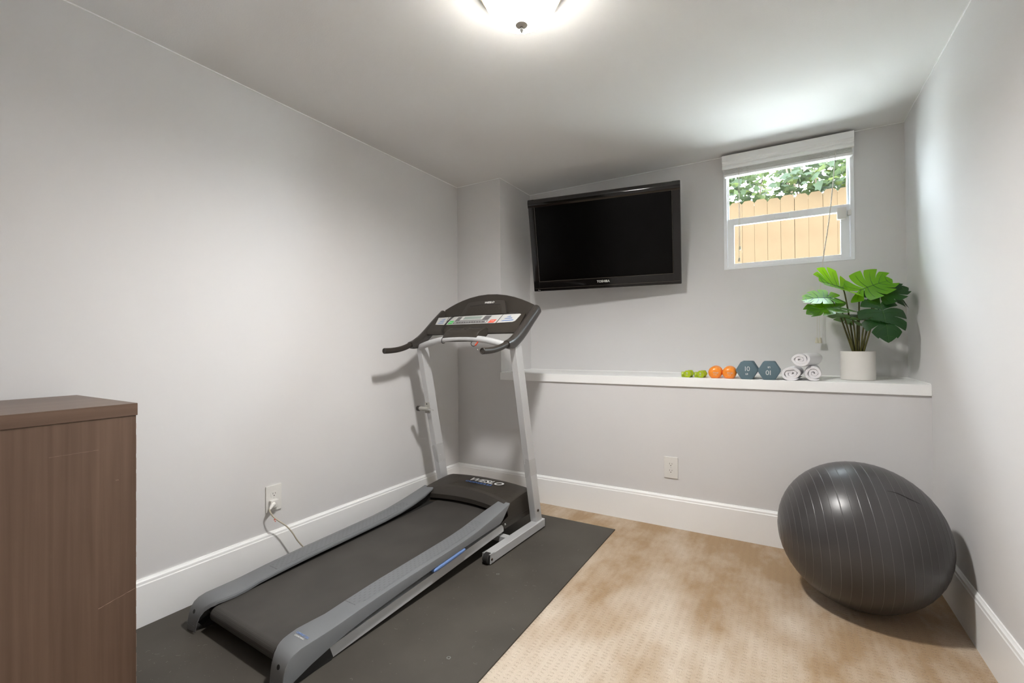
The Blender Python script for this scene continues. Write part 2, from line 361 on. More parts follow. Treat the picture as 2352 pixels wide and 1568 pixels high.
b = MB(); wbox(b, WX0+.026, D+.05, 1.89, WX1-.028, D+.054, WZ1-.02, 0); b.build('pane', M_glass, win, smooth=0)
b = MB(); sy0, sy1 = D+.006, D+.036   # sliding lower sash
wbox(b, WX0+.022, sy0, WZ0+.014, WX0+.060, sy1, 1.888); wbox(b, 2.450, sy0, WZ0+.014, WX1-.022, sy1, 1.888)
wbox(b, WX0+.0595, sy0+.0005, WZ0+.014, 2.4505, sy1, 1.598); wbox(b, WX0+.0595, sy0+.0005, 1.846, 2.4505, sy1, 1.8885)
low = b.build('lower_sash', M_vinyl, win, smooth=30)
b = MB(); wbox(b, WX0+.058, D+.018, 1.594, 2.454, D+.022, 1.85, 0); b.build('pane', M_glass, low, smooth=0)
b = MB(); wbox(b, 2.115, D-.001, 1.855, 2.195, D+.008, 1.882, .004); b.build('latch', M_vinyl, low, smooth=40)
# little alarm contact stuck on the sash, its magnet on the frame
t = tag(empty('window_sensor', (2.456, D-.002, 1.80)), 'small white alarm contact stuck to the right edge of the window sash', 'sensor')
MB().box((-.024, -.012, 0), (.020, .010, .068), .003).build('sensor_body', M_white, t, smooth=40)
MB().box((.026, -.006, .018), (.044, .010, .050), .003).build('magnet', M_white, t, smooth=40)

# ------------------------------------------------------------------ blind
bl = tag(empty('window_blind', ((1.828+2.510)/2, D, 2.17)), 'white slatted window blind drawn up under a moulded valance', 'blind')
bx, by, bz = bl.location
def bbx(mb, x0, y0, z0, x1, y1, z1, bev=.001): return mb.box((x0-bx, y0-by, z0-bz), (x1-bx, y1-by, z1-bz), bev)
vp = [(-.052, 2.194), (-.063, 2.195), (-.065, 2.204), (-.062, 2.213), (-.058, 2.216), (-.058, 2.219), (-.064, 2.221), (-.066, 2.226), (-.064, 2.231), (-.067, 2.236), (-.074, 2.241), (-.074, 2.279), (-.052, 2.279)]
b = MB().prism([(y, z-bz) for y, z in vp], 1.828-bx, 2.510-bx, 'x')
b.box((1.828-bx, -.053, 2.194-bz), (1.838-bx, -.001, 2.279-bz)); b.box((2.500-bx, -.053, 2.194-bz), (2.510-bx, -.001, 2.279-bz))
b.build('valance', M_trim, bl, smooth=30)
b = MB(); bbx(b, 1.84, D-.048, 2.225, 2.498, D-.004, 2.270); b.build('head_rail', M_blind, bl, smooth=30)
slat = None
for i in range(11):
    z = 2.1685+i*.0052; jx = random.uniform(-.002, .002)
    if slat is None:
        b = MB(); prof = [(-.0475+.0435*q, .0014*math.sin(PI*q)) for q in (0, .25, .5, .75, 1)]
        b.loft([[(x, y, zz) for y, zz in prof]+[(x, y, zz-.0022) for y, zz in reversed(prof)] for x in (-.332, .332)]); slat = b.build('slat', M_blind, bl, smooth=50); o = slat
    else: o = slat.copy(); COL.objects.link(o)
    o.location = ((1.838+2.504)/2-bx+jx, random.uniform(-.002, .001), z-bz)
b = MB(); bbx(b, 1.836, D-.049, 2.151, 2.506, D-.003, 2.166, .003); b.build('bottom_rail', M_trim, bl, smooth=40)
for cx in (1.955, 2.375):
    for sx in (-.016, .016):
        pts = [(cx-bx+sx+.007*math.sin(k*2.4), -.0515-.004*abs(math.sin(k*1.2)), 2.215-bz-k*.0062) for k in range(11)]
        MB().tube(smooth_path(pts, 3), .0011, 5).build('ladder_cord', M_white, bl)
def tassel(parent, x, y, z, s=1.0):
    M = Matrix.Translation((x, y, z))
    MB().lathe([(.002*s, .024*s), (.0045*s, .023*s), (.006*s, .010*s), (.0075*s, .001*s), (.006*s, 0)], 12, M).build('tassel', M_plug, parent)
for dx, zb in ((-.001, 1.600), (.004, 1.672)):
    x = 1.921-bx+dx
    c = MB().tube([(x, -.0535, 2.205-bz), (x+.001, -.054, 1.9-bz), (x, -.054, zb+.02-bz)], .0013, 6).build('lift_cord', M_cord, bl)
    tassel(c, x, -.054, zb-bz)
rc = [(2.427, -.054, 2.20), (2.408, -.060, 1.98), (2.386, -.064, 1.77), (2.357, -.066, 1.56), (2.342, -.066, 1.40), (2.331, -.066, 1.22), (2.331, -.064, 1.11)]
for s, dx in ((-1, 0), (1, .009)):
    pts = [(x-bx+(0 if i == 0 else .0012*s)+(.003*s if i >= 5 else 0)+(.003*s if i == 6 else 0), y, z-bz) for i, (x, y, z) in enumerate(rc)]
    c = MB().tube(smooth_path(pts, 5), .0014, 6).build('lift_cord', M_cord, bl)
    tassel(c, pts[-1][0]+.001*s, pts[-1][1], pts[-1][2]-.030, 1.35)

# ------------------------------------------------------------------ outside
GZ = 1.22
struct(MB().box((-6, D+T, GZ-.3), (9, 14, GZ)).build('ground', M_ground, smooth=0))
fy = 3.6
fe = tag(empty('board_fence', (2.1, fy, GZ)), 'pale cedar dog-ear board fence seen through the basement window', 'fence')
pl = None
for i in range(-19, 20):
    ht = 1.64
    if pl is None:
        w = .0690; pl = MB().prism([(-w, .02), (w, .02), (w, ht-.035), (w-.03, ht), (-w+.03, ht), (-w, ht-.035)], 0, .018, 'y').build('plank', M_fence, fe, smooth=0); o = pl
    else: o = pl.copy(); COL.objects.link(o)
    o.location = (i*.1405-.02, random.uniform(-.003, .003), random.uniform(-.012, .012)); o.rotation_euler = (0, random.uniform(-.0015, .0015), 0)
bt = None  # strips added behind the plank gaps to block the bright sky
for i in range(-19, 19):
    if bt is None: bt = MB().box((-.011, .0185, .02), (.011, .024, 1.60)).build('gap_backing', M_fence, fe, smooth=0); o = bt
    else: o = bt.copy(); COL.objects.link(o)
    o.location = (i*.1405+.0503, 0, -.02)
for z in (.3, 1.3): MB().box((-2.8, .0245, z), (2.8, .06, z+.09)).build('fence_rail', M_fence, fe, smooth=0)

def leaf_mesh(name, mt):
    ang = [0, 28, 52, 80, 112, 140, 168, 192, 220, 248, 280, 308, 332]; rad = [1, .62, .86, .55, .78, .5, .42, .42, .5, .78, .55, .86, .62]
    vs = [(0, 0, .0)]+[(math.cos(math.radians(a))*r+.25, math.sin(math.radians(a))*r, -.18*r*r*abs(math.sin(math.radians(a)))) for a, r in zip(ang, rad)]
    fs = [(0, i, i % 13+1) for i in range(1, 14)]
    me = bpy.data.meshes.new(name); me.from_pydata(vs, [], fs); me.materials.append(mt); return me
lm = [leaf_mesh('leaf', M_outleaf), leaf_mesh('leaf', M_outleaf2)]
rnd = random.Random(3)
def shrub(name, x0, x1, label, nleaf, nstuff, seed):
    rn = random.Random(seed); cx = (x0+x1)/2
    root = tag(empty(name, (cx, fy+.75, GZ)), label, 'shrub')
    b = MB(); tips = []
    for k in range(7):
        tx = rn.uniform(x0, x1)-cx; pts = [(tx*.15, .1*rn.uniform(-1, 1), -.02), (tx*.4, rn.uniform(-.2, .2), .9), (tx*.8, rn.uniform(-.5, .2), 1.7), (tx, rn.uniform(-.8, .3), 2.3+rn.uniform(0, .7))]
        p = smooth_path(pts, 4); b.tube(p, [.03*(1-.85*i/(len(p)-1)) for i in range(len(p))], 6); tips += p[6:]
    b.build('branch', M_bark, root)
    def place(front):
        if front:
            x = rn.uniform(x0, x1); y = rn.uniform(-.95, -.80); z = rn.triangular(1.60, 2.5, 1.85)
        else: x = rn.uniform(x0+.03, x1-.03); y = rn.uniform(-.6, .75); z = rn.triangular(1.42, 3.2, 1.75)
        return Vector((x-cx, y, z)), rn.uniform(.045, .085), Euler((rn.uniform(-.9, .5), rn.uniform(-.6, .6), rn.uniform(0, 6.28)))
    for k in range(nleaf):
        p, s, e = place(True); o = bpy.data.objects.new('leaf', lm[1 if rn.random() < .3 else 0]); COL.objects.link(o); o.parent = root
        o.location = p; o.scale = (s,)*3; o.rotation_euler = (e.x+.9, e.y, e.z)
    b = MB(); tv = [v.co.copy() for v in lm[0].vertices]; tf = [tuple(f.vertices) for f in lm[0].polygons]
    for k in range(nstuff):
        p, s, e = place(False); Mx = Matrix.Translation(p) @ e.to_matrix().to_4x4() @ Matrix.Scale(s*1.1, 4); b.add([Mx @ v for v in tv], tf)
    fo = b.build('foliage', [M_outleaf, M_outleaf2], root, smooth=0, kind='stuff')
    fo.data.polygons.foreach_set('material_index', [1 if (i//13) % 5 == 0 else 0 for i in range(len(fo.data.polygons))])
shrub('leafy_shrub', .4, 2.02, 'leafy green shrub hanging over the left part of the board fence', 140, 1500, 11)
shrub('leafy_shrub', 2.035, 3.7, 'leafy green shrub hanging over the right part of the board fence', 140, 1500, 12)

# ------------------------------------------------------------------ ceiling lamp
LX, LY = 1.405, -1.477
lp = tag(empty('ceiling_light', (LX, LY, H)), 'flush ceiling light with glowing white glass dome and small finial', 'lamp')
M_ring = mat('lamp_ring', (.40, .36, .28), .35, metal=.2)
M_fin = mat('lamp_finial', (.50, .48, .43), .4); M_tip = mat('lamp_finial_tip', (.030, .028, .024), .45, spec=.3)  # tip colour darkened to offset the strong bulb light on it
MB().lathe([(.0, -.001), (.150, -.001), (.150, -.012), (.146, -.018), (.146, -.026), (.141, -.031), (.141, -.038), (.135, -.043), (.128, -.043), (.126, -.030)], 64, caps=False).build('rim', M_ring, lp)
M_dome = bpy.data.materials.new('lamp_glass'); M_dome.use_nodes = True
nt, N, L, B = NT(M_dome); B.inputs['Base Color'].default_value = (.8, .8, .78, 1); B.inputs['Roughness'].default_value = .25
B.inputs['Emission Color'].default_value = (1.0, .98, .955, 1); ge = N.new('ShaderNodeNewGeometry'); sz = N.new('ShaderNodeSeparateXYZ'); L.new(ge.outputs['Normal'], sz.inputs[0])
dn = mth(nt, 'POWER', mth(nt, 'MAXIMUM', mth(nt, 'MULTIPLY', sz.outputs[2], -1), 0.0), 2.0)          # the bulbs sit low in the bowl: its bottom glows most
L.new(mth(nt, 'MULTIPLY', mth(nt, 'MULTIPLY_ADD', dn, .94, .06), LAMP), B.inputs['Emission Strength'])
trn = N.new('ShaderNodeBsdfTransparent'); mxs = N.new('ShaderNodeMixShader'); mxs.inputs[0].default_value = .55
L.new(B.outputs[0], mxs.inputs[1]); L.new(trn.outputs[0], mxs.inputs[2]); L.new(mxs.outputs[0], N['Material Output'].inputs[0])
R0, DP = .127, .105
bulb_d = bpy.data.lights.new('bulb', 'SPOT'); bulb_d.energy = BULB; bulb_d.spot_size = math.radians(172); bulb_d.spot_blend = 1.0; bulb_d.shadow_soft_size = .075; bulb_d.color = (1.0, .98, .955)
bulb = bpy.data.objects.new('bulb', bulb_d); COL.objects.link(bulb); bulb.location = (0, 0, -.085); bulb.parent = lp      # the bulb cluster inside the bowl, throwing downwards
MB().lathe([(R0*math.cos(a), -.036-DP*math.sin(a)) for a in [PI/2*i/14 for i in range(15)]], 64, caps=False).build('glass_dome', M_dome, lp)
fz = -.036-DP
MB().lathe([(.006, fz+.003), (.022, fz+.0015), (.0205, fz-.004), (.011, fz-.009), (.0005, fz-.011)], 24).build('finial', M_fin, lp)
MB().lathe([(.0045, fz-.008), (.0045, fz-.013), (.0065, fz-.016), (.0068, fz-.020), (.0005, fz-.033)], 20).build('finial_tip', M_tip, lp)

# ------------------------------------------------------------------ exercise mat
mt_o = tag(empty('exercise_mat', (.66, -1.2, 0)), 'black rubber mat lying on the carpet under the treadmill', 'mat')
mx0, mx1, my0, my1 = .017, 1.300, -2.19, -.217
nx, ny = 60, 90; top = []
def mz(x, y):
    a = math.exp(-((y+1.95)/.28)**2)*max(0, 1-(x-.02)/.13)
    edge = math.exp(-((x-.02)/.10)**2)*math.exp(-((y+1.9)/.35)**2)
    return .0068
b = MB(); vs = []
for j in range(ny+1):
    for i in range(nx+1):
        x = mx0+(mx1-mx0)*i/nx; y = my0+(my1-my0)*j/ny; vs.append((x-.66, y+1.2, mz(x, y)))
fs = [(j*(nx+1)+i, j*(nx+1)+i+1, (j+1)*(nx+1)+i+1, (j+1)*(nx+1)+i) for j in range(ny) for i in range(nx)]
rim = [i for i in range(nx+1)]+[(j)*(nx+1)+nx for j in range(1, ny+1)]+[ny*(nx+1)+i for i in range(nx-1, -1, -1)]+[j*(nx+1) for j in range(ny-1, 0, -1)]
o0 = len(vs); vs += [(vs[i][0], vs[i][1], .0005) for i in rim]; n = len(rim)
fs += [(rim[k], rim[(k+1) % n], o0+(k+1) % n, o0+k) for k in range(n)]
b.add(vs, fs); b.build('rubber_sheet', M_mat, mt_o, smooth=50)
M_grom = mat('grommet_metal', (.20, .20, .19), .4, metal=.5)
for gx_, gy_ in ((.9875, -.996), (1.149, -1.566)):
    pr = [(.0040, 0), (.0075, 0), (.0085, .0012), (.0070, .0022), (.0045, .0018)]
    MB().loft([[(gx_-.66+r*math.cos(a), gy_+1.2+r*math.sin(a), .0051+z) for r, z in pr] for a in [2*PI*i/20 for i in range(20)]], ring=True).build('grommet', M_grom, mt_o)
M_lint = mat('lint', (.30, .28, .24), .9)
b = MB(); rl = random.Random(5)
for k in range(230):
    x = rl.uniform(.86, 1.27) if k < 150 else rl.uniform(.2, .85); y = rl.uniform(-2.0, -.5) if k < 150 else rl.uniform(-2.15, -1.95)
    a = rl.uniform(0, 6.28); ln = rl.choice([.0008, .001, .0012, .004, .008, .016]); cv = rl.uniform(-1.5, 1.5)
    if y < -1.45-(.3-(x-.86)): pass
    pts = [(x-.66+ln*(q-.5)*math.cos(a+cv*q), y+1.2+ln*(q-.5)*math.sin(a+cv*q), mz(x, y)+.0002) for q in (0, .33, .66, 1)]
    b.tube(pts, .00025 if ln > .003 else .0005, 4)
b.build('lint', M_lint, mt_o, kind='stuff')

# ------------------------------------------------------------------ treadmill
Y0 = .0354
tm = tag(empty('treadmill', (.4973, -1.95, 0), (0, 0, -Y0)), 'silver and charcoal folding treadmill standing on the black rubber mat', 'treadmill')
FL = .0075
def lerp(tab, v):
    if v <= tab[0][0]: return tab[0][1]
    for (a, x), (b_, y) in zip(tab, tab[1:]):
        if v <= b_: return x+(y-x)*(v-a)/(b_-a)
    return tab[-1][1]
ZT = [(.0, .030), (.005, .062), (.012, .085), (.024, .102), (.040, .112), (.065, .118), (.18, .121), (.3, .131), (.45, .141), (.6, .146), (.88, .157), (1.03, .170), (1.2, .200), (1.295, .218)]
ZB = [(.0, FL), (.006, FL), (.037, .026), (.10, .046), (.171, .062), (.248, .076), (.343, .088), (.5, .102), (.68, .115), (.89, .126), (1.2, .139), (1.295, .150)]
UI = [(.0, .250), (.02, .236), (.05, .218), (.085, .209), (.12, .204), (.17, .208), (.22, .217), (1.0, .217), (1.15, .218), (1.295, .236)]
def belt_z(v): return .096+.036*v
for s in (1, -1):
    vv = [.0, .003, .006, .012, .018, .024, .032, .04, .052, .065, .085, .10, .12, .145, .171, .2, .22, .248, .3, .343, .4, .5, .6, .68, .78, .89, 1.0, 1.1, 1.2, 1.295]
    secs = []
    for i, v in enumerate(vv):
        zt, zb, ui = lerp(ZT, v), lerp(ZB, v), lerp(UI, v); th = min(.017, (zt-zb)*.8)
        q = [(.318, zb), (.318, zt-.007), (.3165, zt-.002), (.312, zt), (ui+.010, zt), (ui+.003, zt-.003), (ui, zt-.009), (ui, zt-th), (ui+.02, zt-th), (.298, zb)]
        sh = (.075 if i == len(vv)-1 else 0)
        secs.append([(s*u, v-sh*(1-(z-zb)/max(zt-zb, 1e-4)), z) for u, z in q])
    rail = MB().loft(secs).build('side_rail', M_grey, tm, smooth=24)
    MB().loft([[(s*u, v, z) for u, z in ((.256, belt_z(v)-.024), (.267, belt_z(v)-.024), (.267, lerp(ZT, v)-.012), (.256, lerp(ZT, v)-.012))] for v in (.18, .3, .6, .9, 1.05, 1.2, 1.285)]).build('rail_gap_shade', M_black, rail, smooth=0)  # added black filler strip standing in for the shade under the rail
    # ribbed foot pad
    pv = [.30, .302]+[.30+.78*i/14 for i in range(1, 14)]+[1.078, 1.08]; b = MB(); secs = []
    for i, v in enumerate(pv):
        zt = lerp(ZT, v); ui = lerp(UI, v)+.008; e = (0 if i in (0, len(pv)-1) else .0014); un = .296 if .33 < v < 1.05 else .285
        secs.append([(s*ui, v, zt+.0001), (s*(ui+.001), v, zt+e), (s*(un-.001), v, zt+e), (s*un, v, zt+.0001)])
    b.loft(secs); b.build('foot_pad', M_pad, rail, smooth=30)
    # screw recess in the rear cap
    MB().lathe([(.0075, .0006), (.0075, -.0002), (.006, -.0004), (.006, .0003)], 20, frame_m((s*.283, .0098, .078), (1, 0, 0), (0, .35, 1))).build('screw_hole', M_dark, rail)
    zc = .034
    b = MB().box((-.0295, -.0008, -.0004), (.0285, .0004, .0006)); b.build('cap_seam', M_pad, rail, M=Matrix.Translation((s*.2895, .0, zc)))
    # square silver tube under the rail
    def tz(v): return .0415+.0625*v
    b = MB(); b.loft([[(s*u, v, tz(v)+z) for u, z in ((.268, -.0005), (.302, -.0005), (.3025, 0), (.3025, -.042), (.302, -.0425), (.268, -.0425))] for v in (.12, 1.25)])
    b.build('frame_tube', M_silver, tm, smooth=20)
    b = MB().prism([(.176, .056), (.190, .016), (.184, FL), (.045, FL), (.03, .020), (.09, .042)], s*.268, s*.306, 'x'); b.build('rear_foot', M_black, tm, smooth=0)
    b = MB(); secs = []
    for i, (v, h) in enumerate([(.685, .001), (.688, .013), (.70, .020), (.72, .0225), (.86, .0225), (.895, .019), (.902, .010), (.903, .001)]):
        zc = .104+.065*(v-.72); secs.append([(s*(.307+.013*c_), v, zc+h*.62*s_) for c_, s_ in [(math.cos(a), math.sin(a)) for a in [2*PI*j/12 for j in range(12)]]])
    MB().loft(secs).build('side_trim', M_blue, tm, smooth=60)
    # upright
    def uv(z): return 1.510-.211*z
    us = [(.329, -.002), (.365, -.002), (.367, 0), (.367, .062), (.365, .064), (.329, .064), (.327, .062), (.327, 0)]
    b = MB().loft([[(s*u, uv(z)+dv, z) for u, dv in us] for z in (.058, 1.078)]); up = b.build('upright', M_silver, tm, smooth=30)
    b = MB().loft([[(s*(u+(.001 if u > .345 else -.001)), uv(z)+dv+(.001 if dv > .03 else -.001), z+.012*(1 if (k + (u > .345)) % 2 else -.3)) for u, dv in us] for k, z in enumerate((.325, .435))], caps=False)
    b.build('tape_wrap', M_tape, up, smooth=30)
    MB().lathe([(.0001, .006), (.006, .005), (.008, .002), (.008, 0)], 14, frame_m((s*.367, 1.513, .122), (0, 1, 0), (0, 0, 1)) if s > 0 else frame_m((-.367, 1.513, .122), (0, 0, 1), (0, 1, 0))).build('bolt', M_bolt, up)
    # floor beam with wheel
    b = MB().loft([[(s*u, v, z) for u, z in ((.332, .013), (.378, .013), (.380, .015), (.380, .056), (.378, .058), (.332, .058), (.330, .056), (.330, .015))] for v in (1.052, 1.574)])
    beam = b.build('base_beam', M_silver, tm, smooth=30)
    b = MB().loft([[(s*u, v+dv*(z > .02), z) for u, z in ((.376, .0135), (.380, .0135), (.380, .0575), (.376, .0575))] for v, dv in ((1.018, .004), (1.054, 0))]); b.build('wheel_plate', M_silver, beam, smooth=0)
    b = MB().loft([[(s*u, v+dv*(z > .02), z) for u, z in ((.330, .0135), (.334, .0135), (.334, .0575), (.330, .0575))] for v, dv in ((1.018, .004), (1.054, 0))]); b.build('wheel_plate', M_silver, beam, smooth=0)
    MB().box((s*.355-.026, 1.021, .0545), (s*.355+.026, 1.056, .0575)).build('wheel_plate', M_silver, beam, smooth=0)
    MB().lathe([(.008, -.017), (.0225, -.017), (.0262, -.013), (.0262, .013), (.0225, .017), (.008, .017)], 28, Matrix.Translation((s*.355, 1.030, FL+.0263)) @ Matrix.Rotation(PI/2, 4, 'Y')).build('wheel', M_black, beam)
    MB().lathe([(.0001, .005), (.005, .004), (.0065, .001), (.0065, 0)], 12, frame_m((s*.380, 1.030, .033), (0, s, 0), (0, 0, 1))).build('bolt', M_bolt, beam)
    MB().box((s*.355-.0245, 1.574, .0125), (s*.355+.0245, 1.584, .0585), .004).build('end_cap', M_black, beam, smooth=50)
    MB().box((s*.355-.02, 1.50, FL-.0003), (s*.355+.02, 1.575, .0135)).build('rubber_pad', M_black, beam, smooth=0)
    # handlebar end and moulded console arm
    g = smooth_path([(s*.349, 1.006, 1.053), (s*.3495, 1.06, 1.0545), (s*.350, 1.12, 1.061), (s*.352, 1.18, 1.075), (s*.355, 1.24, 1.098), (s*.356, 1.30, 1.128)], 5)
    gb = MB().tube(g, .0163, 18, caps=False)
    d = Vector(g[0])-Vector(g[1]); d.normalize(); c0 = Vector(g[0])
    gr = gb.build('handle_grip', M_foam, tm, smooth=50)
    Mg = frame_m(c0, Vector((0, 0, 1)).cross(d), (0, 0, 1)); 
    MB().lathe([(.0163, -.001), (.0148, .0012), (.0128, .0006), (.0122, -.0015), (.0001, -.0018)], 18, Mg, caps=False).build('grip_end', M_foam, gr)
    ar = smooth_path([(s*.354, 1.215, 1.088), (s*.355, 1.27, 1.108), (s*.356, 1.32, 1.137), (s*.357, 1.37, 1.174), (s*.358, 1.44, 1.232), (s*.358, 1.528, 1.302)], 5)
    secs = []
    for i, p in enumerate(ar):
        t = (Vector(ar[min(i+1, len(ar)-1)])-Vector(ar[max(i-1, 0)])).normalized(); nn = Vector((1, 0, 0)).cross(t); nn = nn if nn.z > 0 else -nn
        q = i/(len(ar)-1); a_ = .021+.004*q; h_ = .021+.003*math.sin(PI*q)
        pc_ = p-nn*(.013*min(1, i/6+.25)); h_ += .010*min(1, i/5)
        secs.append([pc_+Vector((1, 0, 0))*a_*(math.copysign(abs(math.cos(w_))**.75, math.cos(w_)))+nn*h_*(math.copysign(abs(math.sin(w_))**.75, math.sin(w_))) for w_ in [2*PI*j/20 for j in range(20)]])
    arm = MB().loft(secs).build('console_arm', M_arm, tm, smooth=50)

# belt around the rear roller, deck board below
b = MB(); loop = [(1.40, belt_z(1.40))]+[(v, belt_z(v)) for v in (1.2, .9, .6, .3, .12)]
cv, cz, rr = .060, .0705, .0275
loop += [(cv+rr*math.cos(a), cz+rr*math.sin(a)) for a in [PI/2+PI*k/10 for k in range(11)]]+[(.3, .055), (.9, .075), (1.40, .095)]
inner = [(1.40, belt_z(1.40)-.003)]+[(v, belt_z(v)-.003) for v in (1.2, .9, .6, .3, .12)]+[(cv+(rr-.003)*math.cos(a), cz+(rr-.003)*math.sin(a)) for a in [PI/2+PI*k/10 for k in range(11)]]+[(.3, .058), (.9, .078), (1.40, .098)]
n = len(loop); vs = [(u, v, z) for u in (-.211, .211) for v, z in loop]+[(u, v, z) for u in (-.211, .211) for v, z in inner]
fs = []
for k in range(n-1):
    fs += [(k, k+1, n+k+1, n+k), (2*n+k, 2*n+k+1, 3*n+k+1, 3*n+k), (k, k+1, 2*n+k+1, 2*n+k), (n+k, n+k+1, 3*n+k+1, 3*n+k)]
b.add(vs, fs); b.build('running_belt', M_belt, tm, smooth=40)
b = MB().loft([[(u, v, belt_z(v)+z) for u, z in ((-.262, -.022), (.262, -.022), (.262, -.0045), (-.262, -.0045))] for v in (.10, 1.42)]); b.build('deck_board', M_black, tm, smooth=0)
MB().lathe([(.008, -.262), (.008, -.215), (.0235, -.214), (.0235, .214), (.008, .215), (.008, .262)], 24, Matrix.Translation((0, cv, cz)) @ Matrix.Rotation(PI/2, 4, 'Y')).build('rear_roller', M_black, tm)
MB().box((-.331, 1.222, .030), (.331, 1.262, .060), .002).build('cross_brace', M_silver, tm, smooth=30)

# motor hood
hu = [-.305, -.300, -.285, -.25, -.2, -.14, -.07, 0, .07, .14, .2, .25, .285, .300, .305]; secs = []; band = []
for u in hu:
    c = 1-(u/.305)**2; ed = min(1, (.305-abs(u))/.02)**.5 if abs(u) < .305 else 0
    zf = .218+.020*c; zk = .236+.018*c; d_ = -.008*(1-ed); fv = 1.288+.052*c
    secs.append([(u, fv+.004, .146), (u, fv-.006, .180), (u, fv+.006, zf-.006+d_), (u, fv+.014, zf+d_), (u, 1.42, (zf+zk)/2+.004+d_), (u, 1.50, zk+d_), (u, 1.532, zk-.004+d_), (u, 1.552, zk-.022+d_), (u, 1.560, .16), (u, 1.545, .088), (u, 1.262, .088), (u, 1.225, .128)])
    band.append([(u*.985, fv-.030, .156+.006*c), (u*.985, fv-.034, .182+.006*c), (u*.985, fv-.014, zf-.003+d_), (u*.985, fv+.010, zf+.0015+d_), (u*.985, fv+.006, zf-.006), (u*.985, fv-.006, .17)])
hood = MB().loft(secs).build('motor_hood', M_char, tm, smooth=28)
MB().loft(band).build('hood_lip', M_char2, hood, smooth=28)
for s in (1, -1):
    MB().box((s*.3055-.0012, 1.235, .1175), (s*.3055+.0012, 1.552, .1195)).build('side_seam', M_char2, hood, smooth=0)
    MB().lathe([(.0001, .003), (.005, .0025), (.006, 0)], 10, frame_m((s*.305, 1.262, .112), (0, s, 0), (0, 0, 1))).build('screw', M_chrome, hood)
ztop = .2515
Ml = frame_m((.035, 1.455, ztop+.0008), (1, 0, 0), (0, 1, .05))
text('hood_lettering', 'WESLO', .062, M_lettw, hood, Ml, shear=.3, xs=1.18, bold=.0012)
Ml2 = frame_m((.010, 1.413, ztop-.0012), (1, 0, 0), (0, 1, .05))
text('model_lettering', 'CADENCE R 5.2', .026, M_lettb, hood, Ml2, shear=.2, xs=1.05, bold=.0006)

# sticker print on the right rear cap
for k_, (bd, mt_, sz, vv_) in enumerate((('COMFORT CELL', mat('sticker_blue', (.22, .33, .62), .5), .0115, .105), ('CUSHIONING', M_lettw, .0085, .093))):
    text('rail_lettering', bd, sz, mt_, tm, frame_m((.262, vv_, lerp(ZT, vv_)+.0008), (1, 0, 0), (0, 1, .03)), xs=.78 if k_ == 0 else .9, bold=0, sp=1.05)

# silver bar below the console
bar = smooth_path([(-.342, 1.290, 1.070), (-.322, 1.283, 1.078), (-.25, 1.273, 1.096), (-.17, 1.270, 1.112), (-.10, 1.270, 1.119), (0, 1.270, 1.121), (.10, 1.270, 1.119), (.17, 1.270, 1.112), (.25, 1.273, 1.096), (.322, 1.283, 1.078), (.342, 1.290, 1.070)], 4)
MB().tube(bar, .0185, 16).build('cross_bar', M_silver, tm, smooth=60)

# console shell: face, recessed shelf and arched back
con_u = [-.340, -.30, -.25, -.2, -.14, -.07, 0, .07, .14, .2, .25, .30, .340]; secs = []
for u in con_u:
    c = 1-(u/.34)**2; za = 1.318+.083*c; va = 1.527+.012*c
    secs.append([(u, 1.352, 1.146), (u, 1.340, 1.152), (u, 1.343, 1.166), (u, 1.350, 1.176), (u, 1.383, 1.2115), (u, 1.432, 1.2605), (u, 1.438, 1.262), (u, 1.445, 1.252), (u, 1.500, 1.262), (u, 1.512, 1.272), (u, va, za), (u, va+.004, za+.002), (u, va+.014, za-.002), (u, 1.552, 1.255), (u, 1.50, 1.205), (u, 1.42, 1.172)])
con = MB().loft(secs).build('console', M_char, tm, smooth=25)
# control panel overlay: coordinates (u along, w up the slope 0..1)
p0 = Vector((0, 1.3835, 1.2125)); pdir = Vector((0, .045, .045)); pn = Vector((0, -1, 1)).normalized()
def pq(u, w, h): return p0+Vector((u, 0, 0))+pdir*w+pn*h
def plate(name, poly, h0, h1, mt_, par):
    return MB().loft([[pq(u, w, h0) for u, w in poly], [pq(u, w, h1) for u, w in poly]]).build(name, mt_, par, smooth=0)
def quad(u0, u1, w0, w1, sl=0): return [(u0-sl, w0), (u1-sl, w0), (u1+sl, w1), (u0+sl, w1)]
cp = plate('control_panel', [(-.212, -.05), (-.05, -.06), (.168, -.06), (.186, 1.08), (-.05, 1.1), (-.226, 1.08)], .0002, .0018, M_label, con)
plate('decal', [(-.300, .03), (-.217, -.045), (-.231, 1.08), (-.312, 1.05)], .0002, .0018, M_label, con)
plate('decal', [(.175, -.05), (.283, .0), (.298, .12), (.315, .98), (.305, 1.07), (.192, 1.08)], .0002, .0018, M_label, con)
for u0, u1, sg in ((-.292, -.238, -1), (.200, .286, 1)):
    for k, (w, sh_) in enumerate(((.22, 0), (.50, .012), (.76, .024))):
        a0 = u0+(sh_ if sg > 0 else sh_*.6); a1 = u1-(sh_*1.3 if sg > 0 else sh_*.2)
        plate('stripe', [(a0, w-.06), (a1-.006, w-.02), (a1, w+.05), (a1-.006, w+.09), (a0+.01, w+.03)], .0018, .0021, M_lettb, con)
plate('panel_field', quad(-.150, .106, .40, 1.0, .006), .0018, .0021, M_labelg, cp)
plate('speed_strip', quad(-.158, .100, .03, .33, .004), .0018, .0022, M_labelg, cp)
plate('display_surround', quad(-.114, .060, .48, 1.1, .006), .0021, .0030, M_label, cp)
plate('display', quad(-.093, .043, .60, .98, .004), .0030, .0034, M_lcd, cp)
plate('start_key', quad(-.196, -.163, .02, .48, .003), .0018, .0026, M_green, cp)
plate('stop_key', quad(.116, .158, .0, .42, .006), .0018, .0026, M_red, cp)
